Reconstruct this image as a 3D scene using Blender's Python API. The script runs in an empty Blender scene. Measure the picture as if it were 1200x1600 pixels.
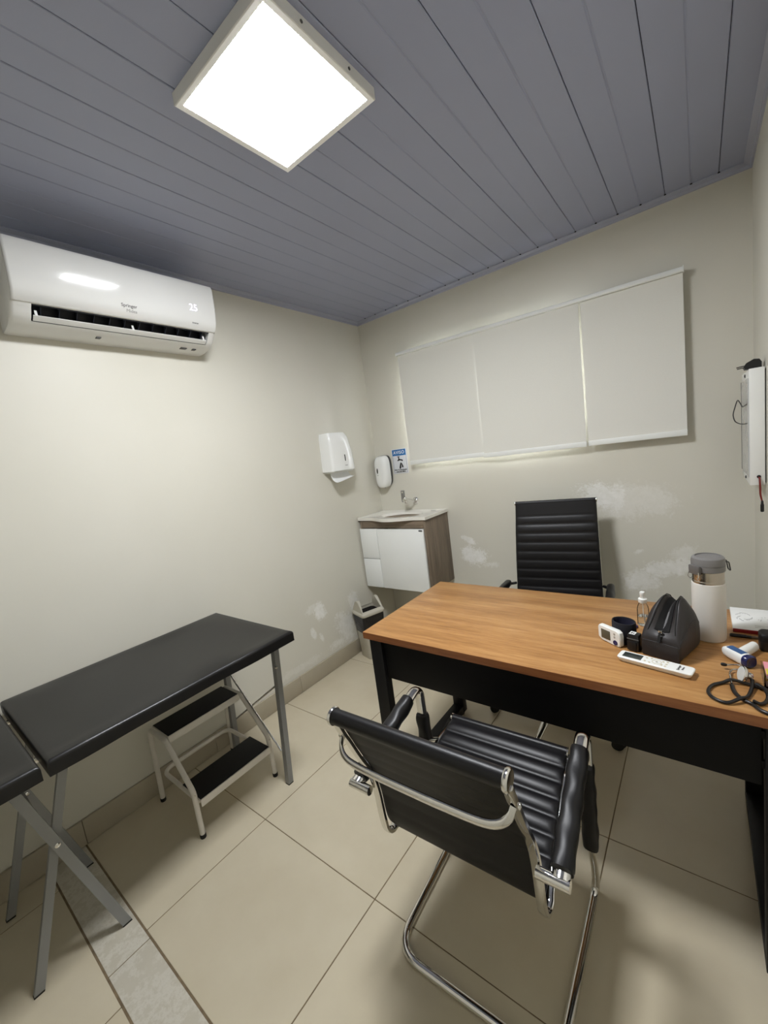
import bpy, bmesh, math, random
from mathutils import Vector, Matrix

random.seed(7)
PI = math.pi
S = bpy.context.scene
COL = S.collection

# ------------------------------------------------------------------ camera, world, exposure
cam_data = bpy.data.cameras.new('camera')
cam = bpy.data.objects.new('camera', cam_data)
COL.objects.link(cam)
S.camera = cam
RC = [[0.7879436765927075, 0.6013948132265354, -0.1321705002677288],
      [-0.020646100886269822, -0.1887258044703658, -0.9818127668986522],
      [-0.6154010895627228, 0.776341966758501, -0.13628884625592472]]
right, down, fwd = Vector(RC[0]), Vector(RC[1]), Vector(RC[2])
mw = Matrix((right, -down, -fwd)).transposed().to_4x4()
mw.translation = Vector((2.11393555, -2.65047587, 1.46787967))
cam.matrix_world = mw
cam_data.sensor_fit = 'HORIZONTAL'
cam_data.sensor_width = 36.0
cam_data.lens = 635.408 / 1200.0 * 36.0
cam_data.clip_start = 0.01

world = bpy.data.worlds.new('daylight')
S.world = world
world.use_nodes = True
bg = world.node_tree.nodes['Background']
bg.inputs['Color'].default_value = (0.90, 0.95, 1.0, 1)
bg.inputs['Strength'].default_value = 32.0

S.view_settings.view_transform = 'Standard'
S.view_settings.look = 'None'
S.view_settings.exposure = 0.0
S.view_settings.gamma = 1.0
S.view_settings.use_curve_mapping = False
LAMP_STRENGTH = 94.0

# ------------------------------------------------------------------ materials
def lin(c):
    return tuple((v / 12.92 if v <= 0.04045 else ((v + 0.055) / 1.055) ** 2.4) for v in c)

def rgb(r, g, b):
    return lin((r / 255, g / 255, b / 255)) + (1,)

class NT:
    def __init__(s, name):
        s.m = bpy.data.materials.new(name)
        s.m.use_nodes = True
        s.t = s.m.node_tree
        s.t.nodes.clear()
        s.out = s.n('ShaderNodeOutputMaterial')
        s.b = s.n('ShaderNodeBsdfPrincipled')
        s.l(s.b.outputs[0], s.out.inputs[0])
    def n(s, kind, **kw):
        x = s.t.nodes.new(kind)
        for k, v in kw.items():
            setattr(x, k, v)
        return x
    def l(s, a, b):
        s.t.links.new(a, b)
    def coord(s, kind='Object', scale=(1, 1, 1), rot=(0, 0, 0)):
        tc = s.n('ShaderNodeTexCoord')
        mp = s.n('ShaderNodeMapping')
        mp.inputs['Scale'].default_value = scale
        mp.inputs['Rotation'].default_value = rot
        s.l(tc.outputs[kind], mp.inputs[0])
        return mp.outputs[0]
    def noise(s, vec, scale, detail=3, rough=0.5):
        x = s.n('ShaderNodeTexNoise')
        x.inputs['Scale'].default_value = scale
        x.inputs['Detail'].default_value = detail
        x.inputs['Roughness'].default_value = rough
        s.l(vec, x.inputs['Vector'])
        return x.outputs[0]
    def ramp(s, fac, stops):
        x = s.n('ShaderNodeValToRGB')
        e = x.color_ramp.elements
        while len(e) < len(stops):
            e.new(0.5)
        for el, (p, c) in zip(e, stops):
            el.position = p
            el.color = c
        s.l(fac, x.inputs[0])
        return x.outputs[0]
    def mix(s, fac, a, b, mode='MIX'):
        x = s.n('ShaderNodeMix', data_type='RGBA', blend_type=mode)
        for sock, v in ((x.inputs[0], fac), (x.inputs[6], a), (x.inputs[7], b)):
            if hasattr(v, 'is_linked') or hasattr(v, 'links'):
                s.l(v, sock)
            else:
                sock.default_value = v
        return x.outputs[2]
    def math(s, op, a, b=0.0, c=None):
        x = s.n('ShaderNodeMath', operation=op)
        for i, v in enumerate((a, b) if c is None else (a, b, c)):
            if isinstance(v, (int, float)):
                x.inputs[i].default_value = v
            else:
                s.l(v, x.inputs[i])
        return x.outputs[0]
    def bump(s, h, strength=0.2, dist=0.002):
        x = s.n('ShaderNodeBump')
        x.inputs['Strength'].default_value = strength
        x.inputs['Distance'].default_value = dist
        s.l(h, x.inputs['Height'])
        s.l(x.outputs[0], s.b.inputs['Normal'])

def mat(name, col, rough=0.5, metal=0.0, coat=0.0, bump=None, vary=0.04, emit=None, spec=0.5, noise_scale=8):
    """plain material: colour with a little procedural variation, optional fine bump (scale, strength)"""
    k = NT(name)
    v = k.coord('Object')
    n = k.noise(v, noise_scale, 3)
    a = tuple(c * (1 - vary) for c in col[:3]) + (1,)
    b = tuple(min(1, c * (1 + vary)) for c in col[:3]) + (1,)
    k.l(k.ramp(n, [(0.3, a), (0.7, b)]), k.b.inputs['Base Color'])
    k.b.inputs['Roughness'].default_value = rough
    k.b.inputs['Metallic'].default_value = metal
    k.b.inputs['Coat Weight'].default_value = coat
    k.b.inputs['Coat Roughness'].default_value = 0.04
    k.b.inputs['Specular IOR Level'].default_value = spec
    if emit:
        k.b.inputs['Emission Color'].default_value = emit[0]
        k.b.inputs['Emission Strength'].default_value = emit[1]
    if bump:
        k.bump(k.noise(v, bump[0], 4), bump[1], 0.001)
    return k.m

def wall_mat(name, patches, axis):
    """cream paint with rubbed and filled plaster patches; patches: (a, z, ra, rz, strength) with a along the wall"""
    k = NT(name)
    v = k.coord('Object')
    big = k.noise(v, 1.7, 4)
    base = k.ramp(big, [(0.3, WALL_A), (0.7, WALL_B)])
    sep = k.n('ShaderNodeSeparateXYZ')
    k.l(v, sep.inputs[0])
    nd = k.noise(v, 9.0, 6, 0.65)
    nf = k.noise(v, 60.0, 7, 0.72)
    total = None
    for (a, z, ra, rz, st, rot) in patches:
        da = k.math('SUBTRACT', sep.outputs[axis], a)
        dz = k.math('SUBTRACT', sep.outputs[2], z)
        c, s_ = math.cos(rot), math.sin(rot)
        pa = k.math('DIVIDE', k.math('ADD', k.math('MULTIPLY', da, c), k.math('MULTIPLY', dz, s_)), ra)
        pz = k.math('DIVIDE', k.math('SUBTRACT', k.math('MULTIPLY', dz, c), k.math('MULTIPLY', da, s_)), rz)
        d = k.math('SQRT', k.math('ADD', k.math('MULTIPLY', pa, pa), k.math('MULTIPLY', pz, pz)))
        d = k.math('ADD', d, k.math('MULTIPLY', k.math('SUBTRACT', nd, 0.5), 2.0))
        d = k.math('ADD', d, k.math('MULTIPLY', k.math('SUBTRACT', nf, 0.5), 2.0))
        mr = k.n('ShaderNodeMapRange')
        mr.inputs['From Min'].default_value = 1.0
        mr.inputs['From Max'].default_value = 0.60
        mr.inputs['To Max'].default_value = st
        k.l(d, mr.inputs['Value'])
        total = mr.outputs[0] if total is None else k.math('MAXIMUM', total, mr.outputs[0])
    rough = 0.42
    if total is not None:
        plaster = k.ramp(k.noise(v, 26, 5, 0.7), [(0.3, rgb(232, 231, 224)), (0.65, rgb(247, 246, 242))])
        base = k.mix(total, base, plaster)
        k.l(k.math('ADD', k.math('MULTIPLY', total, 0.4), rough), k.b.inputs['Roughness'])
        h = k.math('ADD', k.math('MULTIPLY', nf, 0.15), k.math('MULTIPLY', total, 0.6))
        k.bump(h, 0.35, 0.003)
    else:
        k.b.inputs['Roughness'].default_value = rough
        k.bump(nf, 0.05, 0.002)
    k.b.inputs['Specular IOR Level'].default_value = 0.35
    k.l(base, k.b.inputs['Base Color'])
    return k.m

def wood_mat(name, dark, mid, light, scale, rough=0.4, coat=0.0):
    k = NT(name)
    v = k.coord('Object', scale)
    n1 = k.noise(v, 1.0, 5, 0.6)
    n2 = k.noise(v, 3.7, 5, 0.7)
    f = k.math('ADD', k.math('MULTIPLY', n1, 0.6), k.math('MULTIPLY', n2, 0.4))
    c = k.ramp(f, [(0.34, dark), (0.48, mid), (0.62, light)])
    fine = k.noise(k.coord('Object', tuple(s_ * 3 for s_ in scale)), 3.0, 3, 0.7)
    c = k.mix(k.ramp(fine, [(0.56, (0, 0, 0, 1)), (0.68, (0.35, 0.35, 0.35, 1))]), c, dark)
    k.l(c, k.b.inputs['Base Color'])
    k.b.inputs['Roughness'].default_value = rough
    k.b.inputs['Coat Weight'].default_value = coat
    k.bump(n2, 0.06, 0.001)
    return k.m

def tile_mat(name, a, b, rough, vein=None, rnd=0.03):
    k = NT(name)
    v = k.coord('Object')
    oi = k.n('ShaderNodeObjectInfo')
    add = k.n('ShaderNodeVectorMath', operation='ADD')
    sc = k.n('ShaderNodeVectorMath', operation='SCALE')
    cmb = k.n('ShaderNodeCombineXYZ')
    k.l(oi.outputs['Random'], cmb.inputs[0])
    k.l(oi.outputs['Random'], cmb.inputs[1])
    k.l(cmb.outputs[0], sc.inputs[0])
    sc.inputs[3].default_value = 37.0
    k.l(v, add.inputs[0])
    k.l(sc.outputs[0], add.inputs[1])
    n = k.noise(add.outputs[0], 4.5, 5, 0.6)
    c = k.ramp(n, [(0.3, a), (0.7, b)])
    if vein:
        w = k.noise(add.outputs[0], 7.0, 7, 0.75)
        w2 = k.math('ABSOLUTE', k.math('SUBTRACT', w, 0.5))
        c = k.mix(k.ramp(w2, [(0.0, (0.75, 0.75, 0.75, 1)), (0.06, (0, 0, 0, 1))]), c, vein)
    hsv = k.n('ShaderNodeHueSaturation')
    k.l(c, hsv.inputs['Color'])
    k.l(k.math('ADD', k.math('MULTIPLY', oi.outputs['Random'], rnd), 1 - rnd / 2), hsv.inputs['Value'])
    k.l(hsv.outputs[0], k.b.inputs['Base Color'])
    k.b.inputs['Roughness'].default_value = rough
    k.b.inputs['Specular IOR Level'].default_value = 0.5
    return k.m

def glass_mat(name, tint=(1, 1, 1, 1), rough=0.02, ior=1.45):
    k = NT(name)
    k.b.inputs['Base Color'].default_value = tint
    k.b.inputs['Roughness'].default_value = rough
    k.b.inputs['IOR'].default_value = ior
    k.b.inputs['Transmission Weight'].default_value = 1.0
    return k.m

def pane_mat(name, tint=(0.96, 0.955, 0.955, 1), diffuse=0.0, ior=1.45):
    """thin sheet: mostly transparent, slightly reflective, optionally frosted"""
    k = NT(name)
    k.t.nodes.remove(k.b)
    tr = k.n('ShaderNodeBsdfTransparent'); tr.inputs[0].default_value = tint
    gl = k.n('ShaderNodeBsdfGlossy'); gl.inputs['Roughness'].default_value = 0.05
    fr = k.n('ShaderNodeFresnel'); fr.inputs[0].default_value = ior
    mx = k.n('ShaderNodeMixShader')
    first = tr.outputs[0]
    if diffuse:
        tl = k.n('ShaderNodeBsdfTranslucent'); tl.inputs[0].default_value = tint
        m2 = k.n('ShaderNodeMixShader'); m2.inputs[0].default_value = diffuse
        k.l(tr.outputs[0], m2.inputs[1]); k.l(tl.outputs[0], m2.inputs[2])
        first = m2.outputs[0]
    k.l(fr.outputs[0], mx.inputs[0]); k.l(first, mx.inputs[1]); k.l(gl.outputs[0], mx.inputs[2])
    k.l(mx.outputs[0], k.out.inputs[0])
    return k.m

def fabric_mat(name, col, transl):
    k = NT(name)
    v = k.coord('Object', (900, 900, 900))
    w = k.noise(v, 1.0, 2)
    c = k.ramp(w, [(0.3, tuple(x * 0.93 for x in col[:3]) + (1,)), (0.7, col)])
    k.l(c, k.b.inputs['Base Color'])
    k.b.inputs['Roughness'].default_value = 0.85
    k.b.inputs['Specular IOR Level'].default_value = 0.15
    tl = k.n('ShaderNodeBsdfTranslucent'); tl.inputs[0].default_value = col
    mx = k.n('ShaderNodeMixShader'); mx.inputs[0].default_value = transl
    k.l(k.b.outputs[0], mx.inputs[1]); k.l(tl.outputs[0], mx.inputs[2])
    k.l(mx.outputs[0], k.out.inputs[0])
    return k.m

WALL_A, WALL_B = rgb(215, 212, 199), rgb(220, 217, 205)
M = {}
M['wall_left'] = wall_mat('cream_paint_left', [
    (-0.845, 0.455, 0.060, 0.075, 0.95, 0.5), (-0.92, 0.50, 0.055, 0.03, 0.45, 0.4),
    (-0.93, 0.33, 0.022, 0.05, 0.8, 0.3), (-0.865, 0.27, 0.018, 0.045, 0.75, 0.3), (-0.62, 0.26, 0.10, 0.13, 0.7, 0.3),
    (-0.50, 0.40, 0.07, 0.10, 0.55, 0.3), (-0.72, 0.17, 0.10, 0.04, 0.6, 0.0), (-1.10, 0.16, 0.20, 0.028, 0.3, 0.0)], 1)
M['wall_back'] = wall_mat('cream_paint_back', [
    (0.80, 0.655, 0.115, 0.075, 0.95, -0.25), (0.77, 0.775, 0.07, 0.026, 0.8, -0.45), (0.92, 0.60, 0.07, 0.03, 0.5, 0.0),
    (1.66, 1.06, 0.15, 0.085, 0.85, -0.15), (1.80, 1.03, 0.24, 0.12, 0.42, 0.0), (1.95, 0.64, 0.17, 0.06, 0.8, 0.3),
    (1.83, 0.57, 0.11, 0.08, 0.75, 0.3), (2.03, 0.73, 0.09, 0.05, 0.5, 0.4), (1.83, 0.735, 0.03, 0.015, 0.6, 0.4)], 0)
M['wall_plain'] = wall_mat('cream_paint', [], 0)
M['ceiling'] = mat('grey_white_pvc_plank', rgb(158, 164, 188), 0.38, vary=0.015, noise_scale=2)
M['crown'] = mat('pvc_edge_trim', rgb(168, 172, 190), 0.4, vary=0.01)
M['gap'] = mat('dark_gap', rgb(22, 21, 20), 0.9)
M['grout'] = mat('brown_grout', rgb(116, 100, 76), 0.9, vary=0.25, noise_scale=30)
M['tile'] = tile_mat('beige_porcelain', rgb(199, 188, 163), rgb(206, 196, 172), 0.16)
M['strip'] = tile_mat('pale_marble_look_tile', rgb(190, 183, 165), rgb(200, 194, 178), 0.22, vein=rgb(212, 207, 194), rnd=0.06)
M['skirt'] = tile_mat('beige_skirting_tile', rgb(172, 163, 143), rgb(180, 171, 151), 0.3)  # floor tile's beige darkened: shade put into the skirting colour
M['white'] = mat('white_gloss_plastic', rgb(240, 241, 238), 0.18, coat=0.5, vary=0.01)
M['white_satin'] = mat('white_satin_plastic', rgb(236, 237, 233), 0.35, vary=0.01)
M['ac_white'] = mat('white_ac_plastic', rgb(232, 232, 229), 0.32, vary=0.01)
M['ac_panel'] = mat('glossy_ac_panel', rgb(226, 226, 223), 0.12, coat=1.0, vary=0.01)
M['ac_dark'] = mat('dark_blue_grey_plastic', rgb(30, 32, 42), 0.5)
M['vane'] = mat('vane_plastic', rgb(52, 55, 68), 0.5)
M['print_grey'] = mat('grey_print', rgb(96, 95, 94), 0.6)
M['print_light'] = mat('light_grey_print', rgb(150, 150, 148), 0.6)
M['black_print'] = mat('black_print', rgb(18, 18, 18), 0.6)
M['digits'] = mat('lit_digits', (0.9, 0.88, 1, 1), 0.5, emit=((0.80, 0.72, 1.0, 1), 1.1))
M['frame_white'] = mat('white_lamp_frame', rgb(236, 235, 230), 0.4, vary=0.01)
M['blind'] = fabric_mat('grey_white_blind_fabric', rgb(236, 235, 227), 0.05)
M['bar'] = mat('white_blind_bar', rgb(238, 240, 236), 0.4, vary=0.01)
M['alu'] = mat('white_window_frame', rgb(215, 216, 214), 0.4)
M['pane'] = pane_mat('window_pane', diffuse=0.6)
M['desk_wood'] = wood_mat('amber_wood_grain', rgb(140, 97, 53), rgb(169, 122, 71), rgb(187, 143, 90), (2.2, 26, 26), 0.38)
M['edge_wood'] = wood_mat('brown_edge_strip', rgb(112, 66, 36), rgb(136, 84, 48), rgb(152, 98, 58), (2.2, 26, 26), 0.45)
M['vanity_wood'] = wood_mat('grey_brown_wood_grain', rgb(94, 82, 69), rgb(118, 104, 88), rgb(136, 122, 105), (26, 26, 2.0), 0.5)
M['vanity_wood_h'] = wood_mat('grey_brown_wood_grain_cross', rgb(96, 84, 70), rgb(122, 107, 90), rgb(138, 122, 105), (2.0, 26, 26), 0.5)
M['lacquer'] = mat('white_lacquer_front', rgb(240, 242, 240), 0.25, coat=0.2, vary=0.008)
M['marble'] = mat('white_cultured_marble', rgb(236, 233, 224), 0.2, coat=0.3, vary=0.01)
M['black_metal'] = mat('black_powder_coat', rgb(13, 12, 14), 0.5, bump=(400, 0.1), spec=0.3)
M['black_panel'] = mat('black_laminate', rgb(8, 7, 8), 0.6, spec=0.2)
M['leather'] = mat('black_leatherette', rgb(17, 16, 18), 0.40, bump=(260, 0.12), vary=0.1, spec=0.36)
M['leather_matt'] = mat('black_leatherette_back', rgb(15, 13, 14), 0.5, bump=(260, 0.12), vary=0.1, spec=0.3)
M['vinyl'] = mat('black_vinyl', rgb(20, 19, 19), 0.36, bump=(180, 0.10), vary=0.08, spec=0.42)
M['rubber'] = mat('black_ribbed_rubber', rgb(18, 16, 16), 0.75, bump=(300, 0.2))
M['chrome'] = mat('polished_chrome', (0.78, 0.77, 0.75, 1), 0.09, metal=1.0, vary=0.02)
M['chrome_soft'] = mat('worn_chrome', (0.66, 0.65, 0.62, 1), 0.2, metal=1.0, vary=0.06)
M['lever_metal'] = mat('chrome_dark_reflection', (0.34, 0.34, 0.34, 1), 0.3, metal=1.0, vary=0.05)  # dark surroundings mirrored in the chrome lever, put into its colour
M['grey_paint'] = mat('silver_grey_painted_steel', rgb(142, 143, 143), 0.42, metal=0.25, vary=0.05)
M['white_paint'] = mat('white_painted_tube', rgb(222, 217, 207), 0.35, vary=0.05, noise_scale=20)
M['bin'] = mat('warm_grey_plastic', rgb(190, 185, 170), 0.4, vary=0.04)
M['bag_film'] = mat('black_bin_bag_film', rgb(20, 19, 21), 0.28, bump=(55, 0.8))
M['bin_dark'] = mat('bin_interior', rgb(26, 22, 20), 0.8)
M['sign'] = mat('white_sign_plate', rgb(226, 228, 232), 0.35, vary=0.01)
M['sign_blue'] = mat('blue_sign_band', rgb(28, 104, 168), 0.4, vary=0.02)
M['sign_white'] = mat('white_lettering', rgb(240, 243, 246), 0.5)
M['sign_grey'] = mat('grey_sign_line', rgb(140, 142, 150), 0.5)
M['dark_plate'] = mat('dark_back_plate', rgb(60, 60, 60), 0.4)
M['window_dark'] = mat('dark_level_window', rgb(28, 28, 30), 0.15, coat=0.5)
M['paper'] = mat('white_paper', rgb(235, 236, 234), 0.75, vary=0.015)
M['red'] = mat('red_gummed_edge', rgb(140, 18, 26), 0.55)
M['bottle_white'] = mat('matt_white_bottle', rgb(217, 214, 207), 0.42, vary=0.015)
M['steel'] = mat('brushed_steel', (0.52, 0.47, 0.40, 1), 0.25, metal=1.0, vary=0.06)
M['lid_grey'] = mat('grey_lid_plastic', rgb(120, 118, 117), 0.42, vary=0.03)
M['lid_grey2'] = mat('darker_grey_lid_plastic', rgb(98, 95, 93), 0.42, vary=0.03)
M['bag_cloth'] = mat('charcoal_faux_leather', rgb(40, 36, 36), 0.48, bump=(220, 0.25), vary=0.1)
M['bag_dark'] = mat('bag_lining', rgb(12, 11, 11), 0.9)
M['cuff'] = mat('black_navy_cuff', rgb(17, 17, 27), 0.8, bump=(350, 0.3))
M['cuff_in'] = mat('navy_cuff_lining', rgb(24, 24, 48), 0.85)
M['lcd'] = mat('grey_green_lcd', rgb(86, 84, 70), 0.2)
M['lcd_dark'] = mat('dark_lcd', rgb(46, 52, 50), 0.15)
M['navy'] = mat('navy_plastic', rgb(26, 32, 82), 0.25, coat=0.3)
M['blue_label'] = mat('blue_label', rgb(44, 84, 134), 0.45)
M['button'] = mat('grey_button', rgb(176, 172, 160), 0.5)
M['beige_line'] = mat('beige_button_outline', rgb(206, 198, 172), 0.5)
M['clear'] = pane_mat('clear_plastic', (0.95, 0.96, 0.96, 1), diffuse=0.06, ior=1.12)
M['liquid'] = glass_mat('clear_liquid', (0.97, 0.98, 0.98, 1), 0.0, 1.33)
M['purple'] = mat('purple_pen_plastic', rgb(66, 46, 108), 0.35)
M['pen_clear'] = mat('smoky_pen_barrel', rgb(96, 82, 70), 0.15)
M['stet'] = mat('black_rubber_tube', rgb(22, 20, 20), 0.33, vary=0.06)
M['diaphragm'] = mat('white_diaphragm', rgb(206, 208, 204), 0.25)
M['pink'] = mat('pink_note', rgb(222, 146, 156), 0.7)
M['yellow'] = mat('yellow_note', rgb(206, 188, 78), 0.7)
M['acrylic'] = pane_mat('pinkish_acrylic', (0.88, 0.80, 0.80, 1))
M['opal'] = mat('grey_opal_acrylic', rgb(188, 190, 190), 0.2, coat=0.3)
M['red_wire'] = mat('red_wire', rgb(120, 36, 28), 0.5)
M['wire'] = mat('dark_grey_wire', rgb(54, 54, 54), 0.5)
M['black_plastic'] = mat('black_plastic', rgb(17, 17, 18), 0.4)
lampm = NT('lit_diffuser')
lampm.b.inputs['Base Color'].default_value = (0.9, 0.9, 0.9, 1)
lampm.b.inputs['Emission Color'].default_value = (0.945, 0.965, 1.0, 1)
lampm.b.inputs['Emission Strength'].default_value = LAMP_STRENGTH
M['lamp'] = lampm.m

# ------------------------------------------------------------------ mesh helpers
def frame_of(t, up=None):
    t = t.normalized()
    a = up if up is not None else (Vector((0, 0, 1)) if abs(t.z) < 0.9 else Vector((1, 0, 0)))
    n = (a - t * a.dot(t)).normalized()
    return n, t.cross(n)

class G:
    def __init__(s):
        s.bm = bmesh.new()
    def box(s, x0, x1, y0, y1, z0, z1, bev=0.0, seg=2, mtx=None):
        vs = [s.bm.verts.new((x, y, z)) for x in (x0, x1) for y in (y0, y1) for z in (z0, z1)]
        fs = [s.bm.faces.new([vs[i] for i in f]) for f in
              ((0, 1, 3, 2), (4, 6, 7, 5), (0, 4, 5, 1), (2, 3, 7, 6), (0, 2, 6, 4), (1, 5, 7, 3))]
        if bev:
            es = list({e for f in fs for e in f.edges})
            r = bmesh.ops.bevel(s.bm, geom=es, offset=bev, segments=seg, affect='EDGES', profile=0.5)
            vs = list({v for f in r['faces'] for v in f.verts} | {v for v in vs if v.is_valid})
        if mtx is not None:
            for v in vs:
                v.co = mtx @ v.co
        return s
    def loft(s, rings, closed=True, cap0=True, cap1=True):
        R = [[s.bm.verts.new(p) for p in r] for r in rings]
        n = len(R[0])
        for a, b in zip(R, R[1:]):
            for i in range(n if closed else n - 1):
                j = (i + 1) % n
                try:
                    s.bm.faces.new((a[i], a[j], b[j], b[i]))
                except ValueError:
                    pass
        if closed and cap0:
            s.bm.faces.new(list(reversed(R[0])))
        if closed and cap1:
            s.bm.faces.new(R[-1])
        return s
    def tube(s, pts, r, n=10, closed=False, sx=1.0, up=None, rs=None, square=False):
        pts = [Vector(p) for p in pts]
        N = len(pts)
        rings = []
        prev = None
        for i, p in enumerate(pts):
            if closed:
                t = pts[(i + 1) % N] - pts[i - 1]
            else:
                t = pts[min(i + 1, N - 1)] - pts[max(i - 1, 0)]
            t.normalize()
            if up is not None:
                nrm, b = frame_of(t, Vector(up))
            elif prev is None:
                nrm, b = frame_of(t)
            else:
                nrm = (prev - t * prev.dot(t)).normalized()
                b = t.cross(nrm)
            prev = nrm
            rr = rs[i] if rs else r
            if square:
                ring = [p + nrm * (rr * a) + b * (rr * sx * c) for a, c in ((-1, -1), (-1, 1), (1, 1), (1, -1))]
            else:
                ring = [p + nrm * (rr * math.cos(2 * PI * k / n)) + b * (rr * sx * math.sin(2 * PI * k / n)) for k in range(n)]
            rings.append(ring)
        if closed:
            rings.append(rings[0])
            return s.loft_shared(rings)
        return s.loft(rings)
    def loft_shared(s, rings):
        R = [[s.bm.verts.new(p) for p in r] for r in rings[:-1]]
        n = len(R[0])
        for a in range(len(R)):
            b = (a + 1) % len(R)
            for i in range(n):
                j = (i + 1) % n
                s.bm.faces.new((R[a][i], R[a][j], R[b][j], R[b][i]))
        return s
    def lathe(s, prof, c=(0, 0, 0), n=32, mtx=None):
        c = Vector(c)
        rings = []
        for r, z in prof:
            ring = []
            for k in range(n):
                p = Vector((r * math.cos(2 * PI * k / n), r * math.sin(2 * PI * k / n), z))
                if mtx is not None:
                    p = mtx @ p
                ring.append(p + c)
            rings.append(ring)
        return s.loft(rings)
    def poly(s, pts, thick):
        """flat outline extruded by vector thick"""
        a = [Vector(p) for p in pts]
        b = [p + Vector(thick) for p in a]
        return s.loft([a, b])

def fillet(pts, r, n=6, closed=False):
    pts = [Vector(p) for p in pts]
    out = []
    N = len(pts)
    for i, p in enumerate(pts):
        if not closed and i in (0, N - 1):
            out.append(p)
            continue
        a, b = pts[i - 1], pts[(i + 1) % N]
        rr = r[i] if isinstance(r, (list, tuple)) else r
        if rr <= 0:
            out.append(p)
            continue
        d1, d2 = (a - p).normalized(), (b - p).normalized()
        ang = d1.angle(d2)
        d = min(rr / max(math.tan(ang / 2), 1e-3), 0.49 * (a - p).length, 0.49 * (b - p).length)
        p0, p1 = p + d1 * d, p + d2 * d
        for k in range(n + 1):
            t = k / n
            out.append(p0 * (1 - t) ** 2 + p * 2 * t * (1 - t) + p1 * t ** 2)
    return out

def smooth_path(pts, n=6):
    """Catmull-Rom through the points"""
    P = [Vector(p) for p in pts]
    P = [P[0] * 2 - P[1]] + P + [P[-1] * 2 - P[-2]]
    out = []
    for i in range(1, len(P) - 2):
        p0, p1, p2, p3 = P[i - 1:i + 3]
        for k in range(n):
            t = k / n
            out.append(0.5 * ((2 * p1) + (p2 - p0) * t + (2 * p0 - 5 * p1 + 4 * p2 - p3) * t * t + (3 * p1 - p0 - 3 * p2 + p3) * t ** 3))
    out.append(P[-2])
    return out

def rrect(w, h, r, n=5, cx=0, cy=0):
    pts = []
    for sx, sy, a0 in ((1, 1, 0), (-1, 1, 90), (-1, -1, 180), (1, -1, 270)):
        for k in range(n + 1):
            a = math.radians(a0 + 90 * k / n)
            pts.append((cx + sx * (w / 2 - r) + r * math.cos(a), cy + sy * (h / 2 - r) + r * math.sin(a)))
    return pts

def finish(me, sharp=35):
    for p in me.polygons:
        p.use_smooth = True
    me.set_sharp_from_angle(angle=math.radians(sharp))

def link(name, me, parent=None):
    o = bpy.data.objects.new(name, me)
    COL.objects.link(o)
    if parent is not None:
        o.parent = parent
    return o

def part(name, g, m, parent=None, world=False, sharp=35, kind=None, label=None):
    me = bpy.data.meshes.new(name)
    bmesh.ops.recalc_face_normals(g.bm, faces=g.bm.faces)
    g.bm.to_mesh(me)
    g.bm.free()
    if world and parent is not None:
        me.transform(Matrix.Translation(-origin(parent)))
    me.materials.append(m)
    finish(me, sharp)
    o = link(name, me, parent)
    if kind:
        o['kind'] = kind
    if label:
        o['label'] = label
    return o

def origin(o):
    v = Vector((0, 0, 0))
    while o is not None:
        v = v + o.location
        o = o.parent
    return v

def thing(name, label, cat, loc, rz=0.0, group=None):
    o = bpy.data.objects.new(name, None)
    o.empty_display_size = 0.05
    COL.objects.link(o)
    o.location = loc
    o.rotation_euler = (0, 0, rz)
    tag(o, label, cat, group)
    return o

def tag(o, label, cat, group=None):
    o['label'] = label
    o['category'] = cat
    if group:
        o['group'] = group
    return o

def struct(name, g, m, label=None, sharp=35):
    o = part(name, g, m, None, sharp=sharp)
    o['kind'] = 'structure'
    if label:
        o['label'] = label
    return o

def lettering(name, body, size, m, parent, pos, xdir, ydir, width=None, depth=0.0006, bold=0.0, center=True, world=True, spacing=1.0):
    cu = bpy.data.curves.new(name, 'FONT')
    cu.body = body
    cu.size = size
    cu.extrude = depth / 2
    cu.offset = bold
    cu.resolution_u = 3
    cu.space_character = spacing
    cu.align_x = 'CENTER' if center else 'LEFT'
    cu.align_y = 'CENTER'
    tmp = bpy.data.objects.new(name, cu)
    COL.objects.link(tmp)
    dg = bpy.context.evaluated_depsgraph_get()
    me = bpy.data.meshes.new_from_object(tmp.evaluated_get(dg))
    bpy.data.objects.remove(tmp)
    bpy.data.curves.remove(cu)
    x, y = Vector(xdir).normalized(), Vector(ydir).normalized()
    z = x.cross(y)
    mt = Matrix((x, y, z)).transposed().to_4x4()
    if width:
        xs = [v.co.x for v in me.vertices]
        k = width / max(1e-6, max(xs) - min(xs))
        mt = mt @ Matrix.Scale(k, 4, (1, 0, 0))
    mt = Matrix.Translation(Vector(pos) - (origin(parent) if world else Vector((0, 0, 0)))) @ mt
    me.transform(mt)
    me.name = name
    me.materials.clear()
    me.materials.append(m)
    return link(name, me, parent)

# ------------------------------------------------------------------ the room
W, H, YF = 2.321, 2.522, -3.45          # right wall, ceiling, wall behind the camera
T = 0.12
WX0, WX1, WZ0, WZ1 = 0.388, 1.555, 1.398, 2.10   # window opening

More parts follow.
